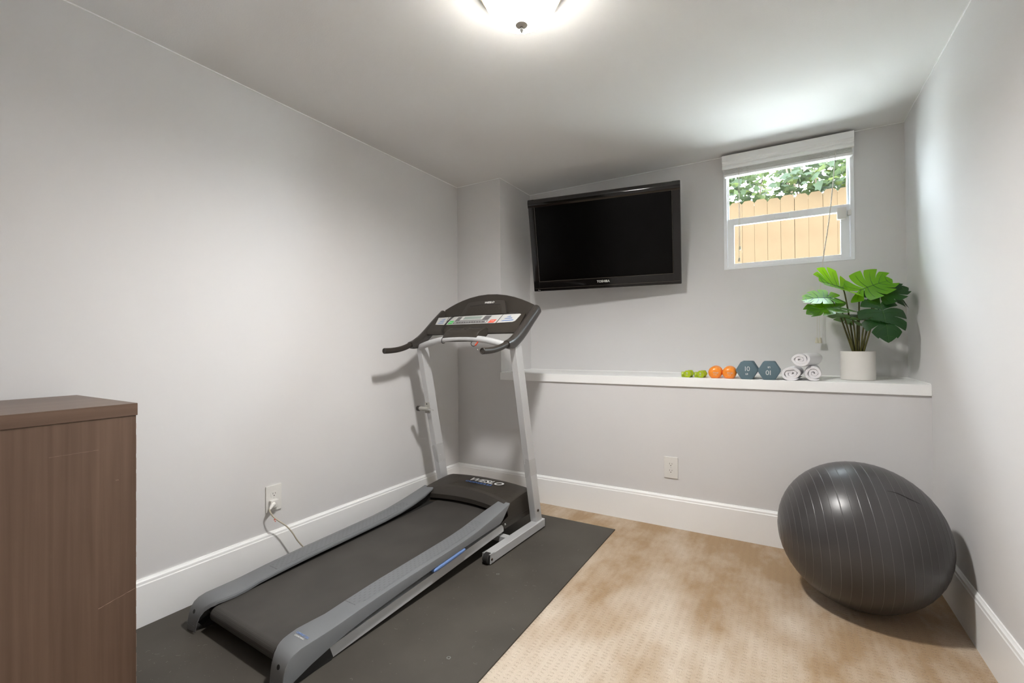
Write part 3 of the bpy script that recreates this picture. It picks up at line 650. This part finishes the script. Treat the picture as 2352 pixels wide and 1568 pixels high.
plate('grey_key', quad(-.192, -.166, .56, .98, .003), .0018, .0022, mat('key_grey', (.50, .50, .48), .4), cp)
plate('grey_key', quad(.128, .165, .52, 1.0, .006), .0018, .0022, bpy.data.materials['key_grey'], cp)
Mt = lambda u, w, h=.0024: frame_m(pq(u, w, h), (1, 0, 0), pdir)
text('key_lettering', 'START', .009, M_lettw, cp, Mt(-.18, .25, .0028)); text('key_lettering', 'STOP', .010, M_lettw, cp, Mt(.139, .22, .0028))
for i in range(10): text('key_numeral', str(i+1), .0085, M_lettw, cp, Mt(-.115+i*.0190, .18))
text('key_lettering', 'MPH', .008, M_lettw, cp, Mt(-.142, .17)); text('key_lettering', '+', .022, M_lettw, cp, Mt(.090, .17), bold=.001)
# reading rack standing against the arched back
rb0, rb1 = Vector((0, 1.487, 1.268)), Vector((0, 1.527, 1.357)); rd = rb1-rb0; rn_ = Vector((0, -rd.z, rd.y)).normalized()
def rk(u, w, h): return rb0+Vector((u, 0, 0))+rd*w+rn_*h
out_ = [(-.178, 0), (.178, 0), (.143, .90), (.134, .975), (.06, 1.03), (-.06, 1.03), (-.134, .975), (-.143, .90)]
rack = MB().loft([[rk(u, w, -.004-.02*w) for u, w in out_], [rk(u, w, .006) for u, w in out_]]).build('reading_rack', M_char2, con, smooth=20)
inn = [(-.148, .02), (.148, .02), (.128, .60), (.06, .66), (-.06, .66), (-.128, .60)]
MB().loft([[rk(u, w, .006) for u, w in inn], [rk(u*.99, w, .0072) for u, w in inn]]).build('rack_panel', M_char, rack, smooth=0)
b = MB()
for j in range(4):
    for i in range(11-j % 2):
        u = -.118+i*.0236+(j % 2)*.0118; w = .10+j*.14
        if abs(u) < .14-.03*w: b.lathe([(.0022, 0), (.0015, .0012), (.0001, .0014)], 8, frame_m(rk(u, w, .0072), (1, 0, 0), rd))
b.build('grip_dots', M_arm, rack, kind='stuff')
MB().loft([[rk(u, w, .0061) for u, w in ((-.118, .66), (0, .735), (.118, .66), (.118, .695), (0, .765), (-.118, .695))], [rk(u, w, .0064) for u, w in ((-.118, .66), (0, .735), (.118, .66), (.118, .695), (0, .765), (-.118, .695))]]).build('rack_slot', M_dark, rack, smooth=0)
text('rack_lettering', 'WESLO', .017, M_lettw, rack, frame_m(rk(.028, .87, .0066), (1, 0, 0), rd), shear=.3, xs=1.3, bold=.0006)
# tray and padded front over the bar
tp = [(1.345, 1.184), (1.334, 1.187), (1.300, 1.174), (1.282, 1.165), (1.266, 1.152), (1.255, 1.136), (1.252, 1.118), (1.258, 1.104), (1.30, 1.108), (1.345, 1.148)]
secs = [[(u*(1+.10*(max(0, v-1.27)/.075)), v, z-(.004 if e else 0)) for v, z in tp] for u, e in ((-.126, 1), (-.122, 0), (-.06, 0), (.06, 0), (.122, 0), (.126, 1))]
tray = MB().loft(secs).build('accessory_tray', M_char, con, smooth=35)
sl = Vector((0, .034, .0128)).normalized()
for u0, u1 in ((-.108, -.030), (.034, .112)):
    q0 = Vector((0, 1.2985, 1.1738)); nn = Vector((0, -sl.z, sl.y))
    MB().loft([[q0+Vector((u, 0, 0))+sl*w+nn*h for u, w in ((u0, .001), (u1, .001), (u1, .032), (u0, .032))] for h in (-.001, .0007)]).build('tray_pocket', M_char2, tray, smooth=0)
    MB().loft([[q0+Vector((u, 0, 0))+sl*w+nn*h for u, w in ((u0, .028), (u1, .028), (u1, .033), (u0, .033))] for h in (-.001, .0011)]).build('tray_pocket', M_dark, tray, smooth=0)
MB().lathe([(.012, 0), (.011, .003), (.007, .0035), (.006, .001)], 18, frame_m((.002, 1.317, 1.1815), (1, 0, 0), sl)).build('key_socket', M_char2, tray)
# small tilted lug at the right end of the shelf
MB().box((.215, 1.448, 1.256), (.262, 1.492, 1.274), .006).build('shelf_lug', M_arm, con, smooth=40)
# safety cord looped over the console, its red clip hanging under the bar
for off in (0, .012):
    pts = [(-.150-off, 1.436, 1.270), (-.185-off, 1.425, 1.262), (-.205-off*.6, 1.385, 1.2225), (-.205-off, 1.352, 1.186), (-.186-off, 1.334, 1.160), (-.155-off*.5, 1.305, 1.14), (-.142, 1.288, 1.1395)]
    MB().tube(smooth_path(pts, 5), .0018, 6).build('safety_cord', M_black, con)
ringp = [(-.130+.006*math.sin(a), 1.270-.0208*math.cos(a)*1.0, 1.115+.0208*math.sin(a)) for a in [2*PI*i/20 for i in range(21)]]
MB().tube(ringp, .0018, 6, caps=False).build('safety_cord', M_black, con)
pts = [(.082, 1.27, 1.104), (.080, 1.262, 1.092), (.090, 1.258, 1.080), (.104, 1.258, 1.077), (.116, 1.258, 1.083), (.128, 1.260, 1.096), (.132, 1.266, 1.106)]
sc_ = MB().tube(smooth_path(pts, 5), .0019, 6).build('safety_cord', M_black, con)
MB().tube([(.114, 1.257, 1.080), (.119, 1.257, 1.086), (.126, 1.257, 1.093), (.131, 1.258, 1.100)], [.004, .0055, .004, .005], 8).build('safety_clip', M_red, con)

# latch knob on the left upright
lk = MB().lathe([(.0135, 0), (.0135, .052), (.0115, .056), (.0115, .068), (.009, .07)], 18, Matrix.Translation((-.400, 1.345, .680)) @ Matrix.Rotation(PI/2, 4, 'Y')).build('latch_knob', mat('latch_grey', (.36, .35, .32), .5), tm)
MB().lathe([(.012, -.017), (.0165, -.015), (.0168, .002), (.014, .004)], 18, Matrix.Translation((-.405, 1.345, .680)) @ Matrix.Rotation(PI/2, 4, 'Y')).build('knob_cap', M_foam, lk)
MB().lathe([(.0045, 0), (.0045, .044), (.0035, .047)], 12, Matrix.Translation((-.335, 1.345, .677)) @ Matrix.Rotation(PI/2, 4, 'Y')).build('latch_pin', M_chrome, lk)
MB().box((-.366, 1.352, .652), (-.330, 1.3635, .722), .003).build('latch_bracket', bpy.data.materials['latch_grey'], lk, smooth=40)
MB().lathe([(.0045, 0), (.0045, .001), (.0001, .001)], 12, frame_m((-.348, 1.3525, .711), (1, 0, 0), (0, 0, 1))).build('bracket_hole', M_dark, lk)

# power cord to the left wall socket (world points turned into the treadmill's frame)
def tl(p): return tm_inv @ Vector(p)
tm_inv = (Matrix.Translation(tm.location) @ Euler((0, 0, -Y0)).to_matrix().to_4x4()).inverted()
cp_ = [(.042, -1.527, .312), (.046, -1.529, .302), (.052, -1.519, .276), (.060, -1.500, .252), (.070, -1.461, .212), (.075, -1.434, .173), (.075, -1.406, .124), (.080, -1.375, .078), (.085, -1.350, .040), (.095, -1.315, .015), (.12, -1.25, .0115), (.17, -1.1, .0115), (.22, -.9, .0115), (.27, -.7, .0115), (.30, -.62, .05), (.30, -.58, .11)]
pc = MB().tube([tl(p) for p in smooth_path(cp_, 5)], .0034, 8).build('power_cord', mat('cord_beige', (.55, .50, .40), .5), tm)
MB().tube([tl((.026, -1.497, .322)), tl((.034, -1.510, .319)), tl((.044, -1.529, .307))], [.011, .009, .0045], 10).build('plug_neck', M_white, pc)
MB().box((.0085, -1.511, .303), (.030, -1.471, .340), .004).build('plug', M_white, pc, smooth=40, M=tm_inv)
MB().box((.0575, -1.516, .255), (.0595, -1.510, .261)).box((.0575, -1.512, .247), (.0590, -1.507, .2505)).build('cord_tag', M_red, pc, smooth=0, M=tm_inv)

# ------------------------------------------------------------------ wall sockets
def outlet(name, loc, rz, label):
    t = tag(empty(name, loc, (0, 0, rz)), label, 'socket', 'wall sockets')
    MB().box((-.040, -.007, -.063), (.040, 0, .063), .003).build('cover_plate', M_white, t, smooth=40)
    for s in (1, -1):
        pr = [(.0172*math.copysign(min(1, abs(math.cos(a))*1.05), math.cos(a)), s*.0195+.0142*math.copysign(min(.80, abs(math.sin(a)))/.80, math.sin(a))) for a in [2*PI*i/28 for i in range(28)]]
        f = MB().prism(pr, -.0070, -.0086, 'y').build('socket_face', M_white, t, smooth=30)
        for sx, hh in ((-.0063, .0042), (.0063, .0034)):
            MB().box((sx-.0011, -.0089, s*.0195+.004-hh), (sx+.0011, -.0084, s*.0195+.004+hh)).build('slot', mat('slot_grey', (.12, .11, .10), .6), f, smooth=0)
        MB().lathe([(.0026, 0), (.0026, .0004), (.0001, .0004)], 10, frame_m((0, -.0085, s*.0195-.0068), (1, 0, 0), (0, 0, 1))).build('ground_hole', M_dark, f)
    MB().lathe([(.0028, 0), (.0022, .0008), (.0001, .001)], 12, frame_m((0, -.007, 0), (1, 0, 0), (0, 0, 1))).build('screw', M_silver, t)
    return t
outlet('wall_outlet', (1.574, 0, .3505), 0, 'white wall socket on the back wall below the ledge, nothing plugged in')
outlet('wall_outlet', (0, -1.484, .344), PI/2, 'white wall socket on the left wall with the treadmill cord plugged in')

# ------------------------------------------------------------------ television
tv = tag(empty('television', (1.087, .200, 1.798), (.211, 0, .150)), 'black flat-screen television tilted down on the recessed back wall', 'television')
w2, h2 = .5125, .327
b = MB()
def bar4(x0, x1, z0, z1, front):
    b.box((x0, -front, z0), (x1, .03, z1), .005)
bar4(-w2, -w2+.048, -h2, h2, .010); bar4(w2-.052, w2, -h2, h2, .010)
bar4(-w2+.04, w2-.045, -h2, -h2+.072, .011)
b.box((-.40, .03, -.25), (.40, .070, .25), .012)     # bulged back housing
tvf = b.build('tv_frame', M_tvb, tv, smooth=40)
# top bezel, rounded so that it catches the lamp
prof = [(.03, h2-.058), (-.010, h2-.058), (-.0125, h2-.050), (-.0148, h2-.038), (-.0142, h2-.022), (-.011, h2-.009), (-.006, h2-.002), (.004, h2), (.03, h2)]
MB().prism(prof, -w2, w2, 'x').build('top_bezel', M_tvb, tv, smooth=60)
MB().box((-w2+.046, -.004, -h2+.070), (w2-.050, .02, h2-.056)).build('screen', M_tvs, tv, smooth=0)
M_line2 = mat('bezel_line', (.10, .085, .07), .3)
b = MB(); b.box((-w2+.044, -.0112, -h2+.0705), (w2-.048, -.008, -h2+.0725)); b.box((-w2+.0465, -.0112, -h2+.07), (-w2+.0480, -.006, h2-.056)); b.box((w2-.0520, -.0112, -h2+.07), (w2-.0505, -.006, h2-.056))
b.build('screen_edge', M_line2, tv, smooth=0)
MB().box((-w2+.01, -.0115, -h2+.0195), (w2-.01, -.0105, -h2+.0212)).build('bezel_line', M_line2, tv, smooth=0)
text('tv_lettering', 'TOSHIBA', .0215, M_lettw, tv, frame_m((.0, -.0115, -h2+.047), (1, 0, 0), (0, 0, 1)), bold=.0006)
MB().box((-w2+.034, -.0113, -h2+.007), (-w2+.038, -.0108, -h2+.012)).box((-w2+.043, -.0113, -h2+.0065), (-w2+.049, -.0108, -h2+.009)).build('bezel_mark', M_lettw, tv, smooth=0)
# articulated wall bracket behind the set
b = MB(); b.box((-.09, .068, -.10), (.09, .085, .10)); b.box((-.025, .08, -.03), (.025, .16, .03))
b.build('bracket_head', M_black, tv, smooth=0)
MB().box((.93, D-.03, 1.66), (1.13, D, 1.92)).build('bracket_plate', M_black, tv, M=(Matrix.Translation(tv.location) @ tv.rotation_euler.to_matrix().to_4x4()).inverted(), smooth=0)
MB().box((1.0, .30, 1.755), (1.06, D-.02, 1.815)).build('bracket_arm', M_black, tv, M=(Matrix.Translation(tv.location) @ tv.rotation_euler.to_matrix().to_4x4()).inverted(), smooth=0)

# ------------------------------------------------------------------ exercise ball
BC, BR = Vector((2.4117, -.4522, .2906)), .2898
ax_ = Vector((-.984, -.142, -.080)).normalized()
ball = tag(empty('exercise_ball', BC), 'big dark grey ribbed exercise ball in the corner on the carpet', 'ball')
Mb = ax_.to_track_quat('Z', 'Y').to_matrix().to_4x4()
ring_a = [8.5+6.2*i for i in range(27)]
angs = sorted([2.0*i for i in range(91) if min(abs(2.0*i-r) for r in ring_a) > 1.2]+[r+d for r in ring_a for d in (-1.1, -.6, -.42, -.30, -.13, .13, .30, .42, .6, 1.1)])
prof = [((BR+(.0006 if any(abs(abs(a-r)-.13) < .01 for r in ring_a) else 0))*math.sin(math.radians(a)), (BR+(.0006 if any(abs(abs(a-r)-.13) < .01 for r in ring_a) else 0))*math.cos(math.radians(a))) for a in angs]
bo = MB().lathe(prof, 96, Mb, caps=False).build('ball_skin', M_ball, ball, smooth=180)
bo.data.materials.append(M_line)
seg = 96; mi = []
for k in range(len(angs)-1):
    a = (angs[k]+angs[k+1])/2; hit = min(abs(a-r) for r in ring_a) < .12; mi += [1 if hit else 0]*seg
bo.data.polygons.foreach_set('material_index', mi[:len(bo.data.polygons)])
cr = [Vector(p).normalized()*(BR+.0006) for p in [(.24, -.55, .80), (.351, -.523, .777), (.473, -.509, .719), (.592, -.466, .658)]]
cr = [p.normalized()*(BR+.0003) for p in smooth_path(cr, 6)]
MB().tube(cr, [.0002+.0016*math.sin(PI*i/(len(cr)-1)) for i in range(len(cr))], 6).build('scuff_mark', mat('scuff', (.012, .011, .011), .6), ball)
sm = [Vector((math.sin(math.radians(t))*0, 0, 0)) for t in ()]

# ------------------------------------------------------------------ dumbbells on the ledge
def hexhead(R, y0, y1, bev=.004, rot=0, flat=True):
    secs = []
    for y, q in ((y0, .86), (y0+bev*.5, .95), (y0+bev*1.4, 1.0), (y1-bev*1.4, 1.0), (y1-bev*.5, .95), (y1, .86)):
        pts = []
        for k in range(6):
            for da in (-3.5, 3.5):
                a = math.radians(60*k+da)+rot; pts.append((R*q*math.cos(a), y, R*q*math.sin(a)*1.0))
        secs.append(pts)
    return secs
def dumbbell_hex(loc, R, ln, hl, m_, label, group, rz=0, hr=.015):
    t = tag(empty('dumbbell', loc, (0, 0, rz)), label, 'dumbbell', group); zc = R*math.sin(math.radians(63.5))
    for y0 in (0, ln-hl): MB().loft([[(x, y, z+zc) for x, y, z in q] for q in hexhead(R, y0, y0+hl)]).build('head', m_, t, smooth=25)
    MB().tube([(0, hl-.006, zc), (0, ln-hl+.006, zc)], hr, 16).build('handle', m_, t)
    return t, zc
t, zc = dumbbell_hex((1.979, -.004, S), .0540, .175, .058, M_dblue, 'slate blue hex dumbbell whose number stands upright', 'slate blue dumbbells')
M_num = mat('number_print', (.62, .64, .64), .5)
text('numeral', '10', .036, M_num, sp=.78, parent=t, M= frame_m((.001, -.0006, zc+.008), (1, 0, 0), (0, 0, 1))); text('unit_lettering', 'LB', .0125, M_num, t, frame_m((0, -.0006, zc-.0195), (1, 0, 0), (0, 0, 1)), bold=.0004)
t, zc = dumbbell_hex((2.086, -.004, S), .0540, .175, .058, M_dblue, 'slate blue hex dumbbell whose number is upside down, beside the towels', 'slate blue dumbbells')
text('numeral', '10', .036, M_num, sp=.78, parent=t, M= frame_m((-.001, -.0006, zc-.008), (-1, 0, 0), (0, 0, -1))); text('unit_lettering', 'LB', .0125, M_num, t, frame_m((0, -.0006, zc+.0195), (-1, 0, 0), (0, 0, -1)), bold=.0004)

def dumbbell_round(loc, label, rz):
    R = .0365; t = tag(empty('dumbbell', loc, (0, 0, rz)), label, 'dumbbell', 'orange dumbbells'); zc = .0315
    for y0, sg in ((0, 1), (.145, -1)):
        secs = []
        for q in range(9):
            a = PI*q/8; rr = R*(math.sin(a)**.55) if 0 < q < 8 else .010; yy = y0+sg*(.030-.030*math.cos(a))*.9
            secs.append([(rr*math.cos(w_), yy, max(zc+rr*math.sin(w_), .0004)) for w_ in [2*PI*j/36 for j in range(36)]])
        MB().loft(secs).build('head', M_dor, t, smooth=50)
    MB().tube([(0, .045, zc), (0, .10, zc)], .013, 14).build('handle', M_dor, t)
    text('energy_lettering', 'Energy', .0105, M_num, t, frame_m((.004, -.0008, zc+.001), (1, 0, 0), (0, 0, 1)), shear=.25)
    text('unit_lettering', '5 LB', .0085, M_num, t, frame_m((.001, .0002, zc-.0115), (1, 0, 0), (0, -.2, 1)))
    return t
dumbbell_round((1.8175, .004, S), 'orange round-headed dumbbell standing next to the lime ones', .05)
dumbbell_round((1.8910, .004, S), 'orange round-headed dumbbell standing next to a slate blue one', .05)

def dumbbell_lime(loc, num, label, rz):
    R = .0222; t = tag(empty('dumbbell', loc, (0, 0, rz)), label, 'dumbbell', 'lime green dumbbells'); zc = R*math.sin(math.radians(63.5))
    MB().loft([[(x, y, z+zc) for x, y, z in q] for q in hexhead(R, 0, .026, .003)]).build('head', M_dgr, t, smooth=25)
    MB().loft([[(x+.004, y, z+zc) for x, y, z in q] for q in hexhead(R, .062, .088, .003)]).build('head', M_dgr, t, smooth=25)
    MB().tube([(0, .02, zc), (.004, .066, zc)], .010, 12).build('handle', M_dgr, t)
    # third, smaller head standing out to the left
    Mx = Matrix.Translation((-.010, .040, zc*.80)) @ Matrix.Rotation(PI/2+.25, 4, 'Z')
    MB().loft([[Mx @ Vector((x*.72, y, z*.80)) for x, y, z in q] for q in hexhead(R, -.004, .030, .003)]).build('side_head', M_dgr, t, smooth=25)
    text('numeral', num, .012, M_num, t, frame_m((-.002, -.0006, zc), (0, 0, 1), (-1, 0, 0)), bold=.0003)
    return t
dumbbell_lime((1.668, .014, S), '1 LB', 'small lime green dumbbell, the leftmost weight on the ledge', 0)
dumbbell_lime((1.741, .014, S), '2 LB', 'small lime green dumbbell standing next to the orange ones', 0)

# ------------------------------------------------------------------ rolled towels
def towel(loc, a, bb, ln, turns, label, rot, seed, squash=.0, flip=1):
    rn = random.Random(seed); t = None
    th = .0078; n = int(turns*30); ctr = []
    for i in range(n+1):
        q = i/n; ang = flip*(turns*2*PI*q); rr = .045+.955*q
        wob = 1+.10*math.sin(2*ang+seed)*(1-q)**.7+.07*math.sin(5.3*ang+seed*2)*(1-q)+.02*math.sin(3.3*ang)
        ctr.append(Vector(((a-th/2)*rr*wob*math.cos(ang+seed), 0, (bb-th/2)*rr*wob*math.sin(ang+seed))))
    # ribbon cross-section: outer and inner offset curves with rounded free end
    gap = (a+bb)/2*.9/turns; th_ = gap*1.0
    sec = []; outer = []; inner = []
    for i, p in enumerate(ctr):
        tg = (ctr[min(i+1, n)]-ctr[max(i-1, 0)]).normalized(); nn = Vector((tg.z, 0, -tg.x))*flip
        k_ = min(1, i/6+.3)*min(1, (n-i)/5+.25)
        outer.append(p+nn*th_*.5*k_); inner.append(p-nn*th_*.5*k_)
    sec = outer+inner[::-1]
    ys = [0, .003, .010, .03, .10, .18, ln-.01, ln-.003, ln]; shr = [.72, .90, 1, 1.0, 1.0, 1.0, 1, .92, .8]
    secs = []
    for y, sh in zip(ys, shr):
        q = []
        for i, p in enumerate(sec):
            c = ctr[i] if i <= n else ctr[2*n+1-i]; pp = c+(p-c)*sh
            dep = .004*math.sin(c.x*90+c.z*60+seed)*(1 if y < .05 else .3)+(.010*(1-min(1, c.length/a)) if y < .02 else 0)
            z = pp.z
            q.append((pp.x+.002*math.sin(y*30+seed), y+dep, max(z, -bb+.0015)))
        secs.append(q)
    o = MB().loft(secs).build('rolled_towel', M_towel, None, smooth=50)
    o.location = loc; o.rotation_euler = rot
    return tag(o, label, 'towel', 'rolled white towels')
towel((2.187, -.004, S+.0355), .0510, .0365, .24, 2.7, 'rolled white towel lying at the bottom left, against the slate dumbbell', (0, 0, -.10), 1.0)
towel((2.285, -.004, S+.0402), .0425, .0400, .24, 2.5, 'rolled white towel lying at the bottom right, towards the potted plant', (0, 0, -.06), 2.2)
towel((2.226, -.012, S+.1100), .0465, .0385, .25, 2.6, 'rolled white towel lying on top of the other two', (0, 0, -.28), 3.7)

# ------------------------------------------------------------------ potted monstera
PX, PY = 2.492, .205
pt = tag(empty('potted_plant', (PX, PY, S)), 'potted monstera with broad split leaves on the white ledge', 'plant')
MB().lathe([(.068, 0), (.0745, .002), (.0755, .008), (.0755, .149), (.0745, .151), (.0705, .151), (.0700, .148), (.0695, .128), (.0001, .128)], 48).build('pot', M_pot, pt, smooth=40)
MB().lathe([(.0692, .122), (.0692, .138), (.05, .141), (.0001, .1425)], 24).build('soil', M_soil, pt)
def monstera(B, Tp, up, wid, mt_, stem0, curl=.25, droop=.25, nf=5, gap=.30, tiltside=0):
    """B base of blade, Tp tip, up = approx. normal of the upper face (world coordinates)"""
    O = Vector((PX, PY, S)); B = Vector(B)-O; Tp = Vector(Tp)-O
    x = (Tp-B); Lg = x.length; x.normalize(); z = Vector(up); z = (z-x*z.dot(x)).normalized(); y = z.cross(x)
    b = MB(); vb = MB()
    def bend(s, t):
        # s along midrib (0..1), t across (fraction of length)
        zz = Lg*(-curl*t*t*2.2+.16*abs(t)*(.5 if abs(t) < .5 else .5)-droop*(s*s-s*.55))
        return B+x*(s*Lg)+y*(t*Lg)+z*zz
    NA, NBk = 7, 6
    sk = [-.02+1.0*(k/nf)**.92*.86 for k in range(nf+1)]
    for sd in (1, -1):
        for k in range(nf):
            q0 = k/(nf-1); fwd = math.radians(142-104*q0**.85); wl = wid*[.86, 1.0, .95, .74, .6][min(k, 4)] if nf == 5 else wid*(1-.35*q0)
            if k == nf-1: fwd = math.radians(16)
            grid = []
            for i in range(NA+1):
                a = i/NA; row = []
                for j in range(NBk+1):
                    bq = j/NBk; g = gap*max(0, (a-.42)/.58)**1.2 if 0 < k else gap*.4*max(0, (a-.5)/.5)
                    tipr = 1 if a < .75 else math.sqrt(max(0, 1-((a-.75)/.27)**2))
                    be = .5+(bq-.5)*(1-g)*(.35+.65*tipr)
                    s0 = sk[k]+(sk[k+1]-sk[k])*be
                    ang = fwd-math.radians(26)*(bq-.5)*(0 if k == nf-1 else 1)-math.radians(16)*a
                    wlb = wl*a
                    if k == nf-1: s1 = s0+(1-s0)*a*(.30+.70*bq); t1 = wid*.46*a*(1-bq)**.8*(1-.25*a)
                    else: s1 = s0+wlb*math.cos(ang)*.85; t1 = wlb*math.sin(ang)
                    if k == nf-1 and i == 0: s1 = sk[k]+(1.0-sk[k])*bq; t1 = 0
                    if k == nf-1 and i > 0: s1 = sk[k]+(1.0-sk[k])*(bq+(1-bq)*.28*a); t1 = wid*.55*a*max(0, 1-bq)**.75
                    if k == 0: s1 -= .02*a
                    row.append(bend(s1, sd*t1))
                grid.append(row)
            vs = [p for r in grid for p in r]; w_ = NBk+1
            fs = [(i*w_+j, i*w_+j+1, (i+1)*w_+j+1, (i+1)*w_+j) for i in range(NA) for j in range(NBk)]
            b.add(vs, fs)
            # side vein
            vb.tube([grid[i][NBk//2]+z*.0006 for i in range(NA)], [.0011*(1-.8*i/NA) for i in range(NA)], 4)
    vb.tube([bend(s/8*.98, 0)+z*.0006 for s in range(9)], [.0020*(1-.8*s/8) for s in range(9)], 5)
    lf = b.build('leaf', mt_, pt, smooth=60)
    vb.build('vein', M_vein, lf, smooth=60)
    s0 = Vector((stem0[0], stem0[1], .132)); mid = s0.lerp(B, .55)+Vector((0, 0, .02)); e0 = B-z*.004
    MB().tube(smooth_path([s0, s0.lerp(mid, .5), mid, B.lerp(mid, .25), e0], 4), [.0048-.0018*i/16 for i in range(17)], 8).build('stem', M_stem, pt, smooth=60)
#          base               tip                 up normal         width  material stem root
monstera((2.435, .200, 1.373), (2.322, .105, 1.412), (-.15, -.75, .75), .86, M_leafb, (-.012, -.010), curl=-.12, droop=.05)
monstera((2.502, .205, 1.357), (2.640, .215, 1.412), (.10, -.70, .80), .82, M_leafb, (.006, .006), curl=-.05, droop=.10)
monstera((2.562, .170, 1.314), (2.700, .190, 1.362), (-.25, -.75, .75), .62, M_leaf, (.016, -.004), curl=.0, droop=.10)
monstera((2.600, .285, 1.352), (2.725, .300, 1.320), (-.15, -.35, .95), .80, M_leaf, (.012, .014), curl=.2, droop=.75)
monstera((2.575, .110, 1.268), (2.600, .010, 1.095), (.22, -.95, .35), .50, M_leaf, (.020, -.010), curl=.30, droop=.35)
monstera((2.376, .150, 1.320), (2.243, .130, 1.326), (.15, -.55, .95), .66, M_leafb, (-.016, -.004), curl=.0, droop=.22)
monstera((2.412, .125, 1.268), (2.262, .060, 1.252), (-.05, -.60, .85), .66, M_leafm, (-.014, -.014), curl=-.1, droop=.30)
monstera((2.465, .125, 1.200), (2.350, .165, 1.240), (.15, .25, .95), .70, M_leafm, (-.006, -.016), curl=.1, droop=.1)
monstera((2.500, .270, 1.232), (2.560, .340, 1.215), (0, -.15, 1), .9, M_leaf, (.0, .016), curl=.1, droop=.2)
monstera((2.515, .120, 1.205), (2.620, .060, 1.180), (.1, -.1, 1), .55, M_leaf, (.010, -.014), curl=.1, droop=.2)

# ------------------------------------------------------------------ cabinet in the left foreground
cb = tag(empty('wooden_cabinet', (.26, -2.61, 0)), 'dark walnut laminate cabinet standing against the left wall in the near corner', 'cabinet')
cx0, cx1, cy0, cy1, chh = .020, .497, -3.01, -2.213, .917
def cbx(x0, y0, z0, x1, y1, z1, bev=.001): return MB().box((x0-.26, y0+2.61, z0), (x1-.26, y1+2.61, z1), bev)
cbx(cx0-.002, cy0-.006, chh-.036, cx1+.003, cy1+.003, chh, .0015).build('cabinet_top', M_woodh, cb, smooth=40)
sp_ = cbx(cx1-.018, cy0, 0, cx1, cy1, chh-.036).build('side_panel', M_woodv, cb, smooth=40)
cbx(cx0, cy0, 0, cx0+.018, cy1, chh-.036).build('side_panel', M_woodv, cb, smooth=40)
cbx(cx0+.018, cy1-.012, 0, cx1-.018, cy1-.002, chh-.036).build('back_panel', M_woodv, cb, smooth=40)
cbx(cx0+.018, cy0+.002, .06, cx1-.018, cy0+.02, chh-.04).build('front_panel', M_woodv, cb, smooth=40)
M_edge = mat('chipped_edge', (.36, .25, .20), .7)
b = MB(); re = random.Random(9)
z = .02
while z < chh-.06:
    l_ = re.uniform(.01, .06); w_ = re.uniform(.0003, .0011)
    b.box((cx1-.0016-.26, cy1-w_+2.61, z), (cx1+.0002-.26, cy1+.0002+2.61, z+l_)); z += l_+re.uniform(.0, .03)
b.build('worn_edge', M_edge, sp_, smooth=0)
def scratch(y0, z0, y1, z1, w_): 
    n = 12; pts = [(cx1+.0001-.26, y0+(y1-y0)*i/n+2.61, z0+(z1-z0)*i/n+re.uniform(-.0006, .0006)) for i in range(n+1)]
    MB().tube(pts, [w_*re.uniform(.3, 1) for _ in pts], 4).build('scratch', M_edge, sp_)
scratch(-2.216, .372, -2.300, .352, .0007); scratch(-2.30, .795, -2.40, .795, .0004); scratch(-2.255, .700, -2.262, .70, .0012)
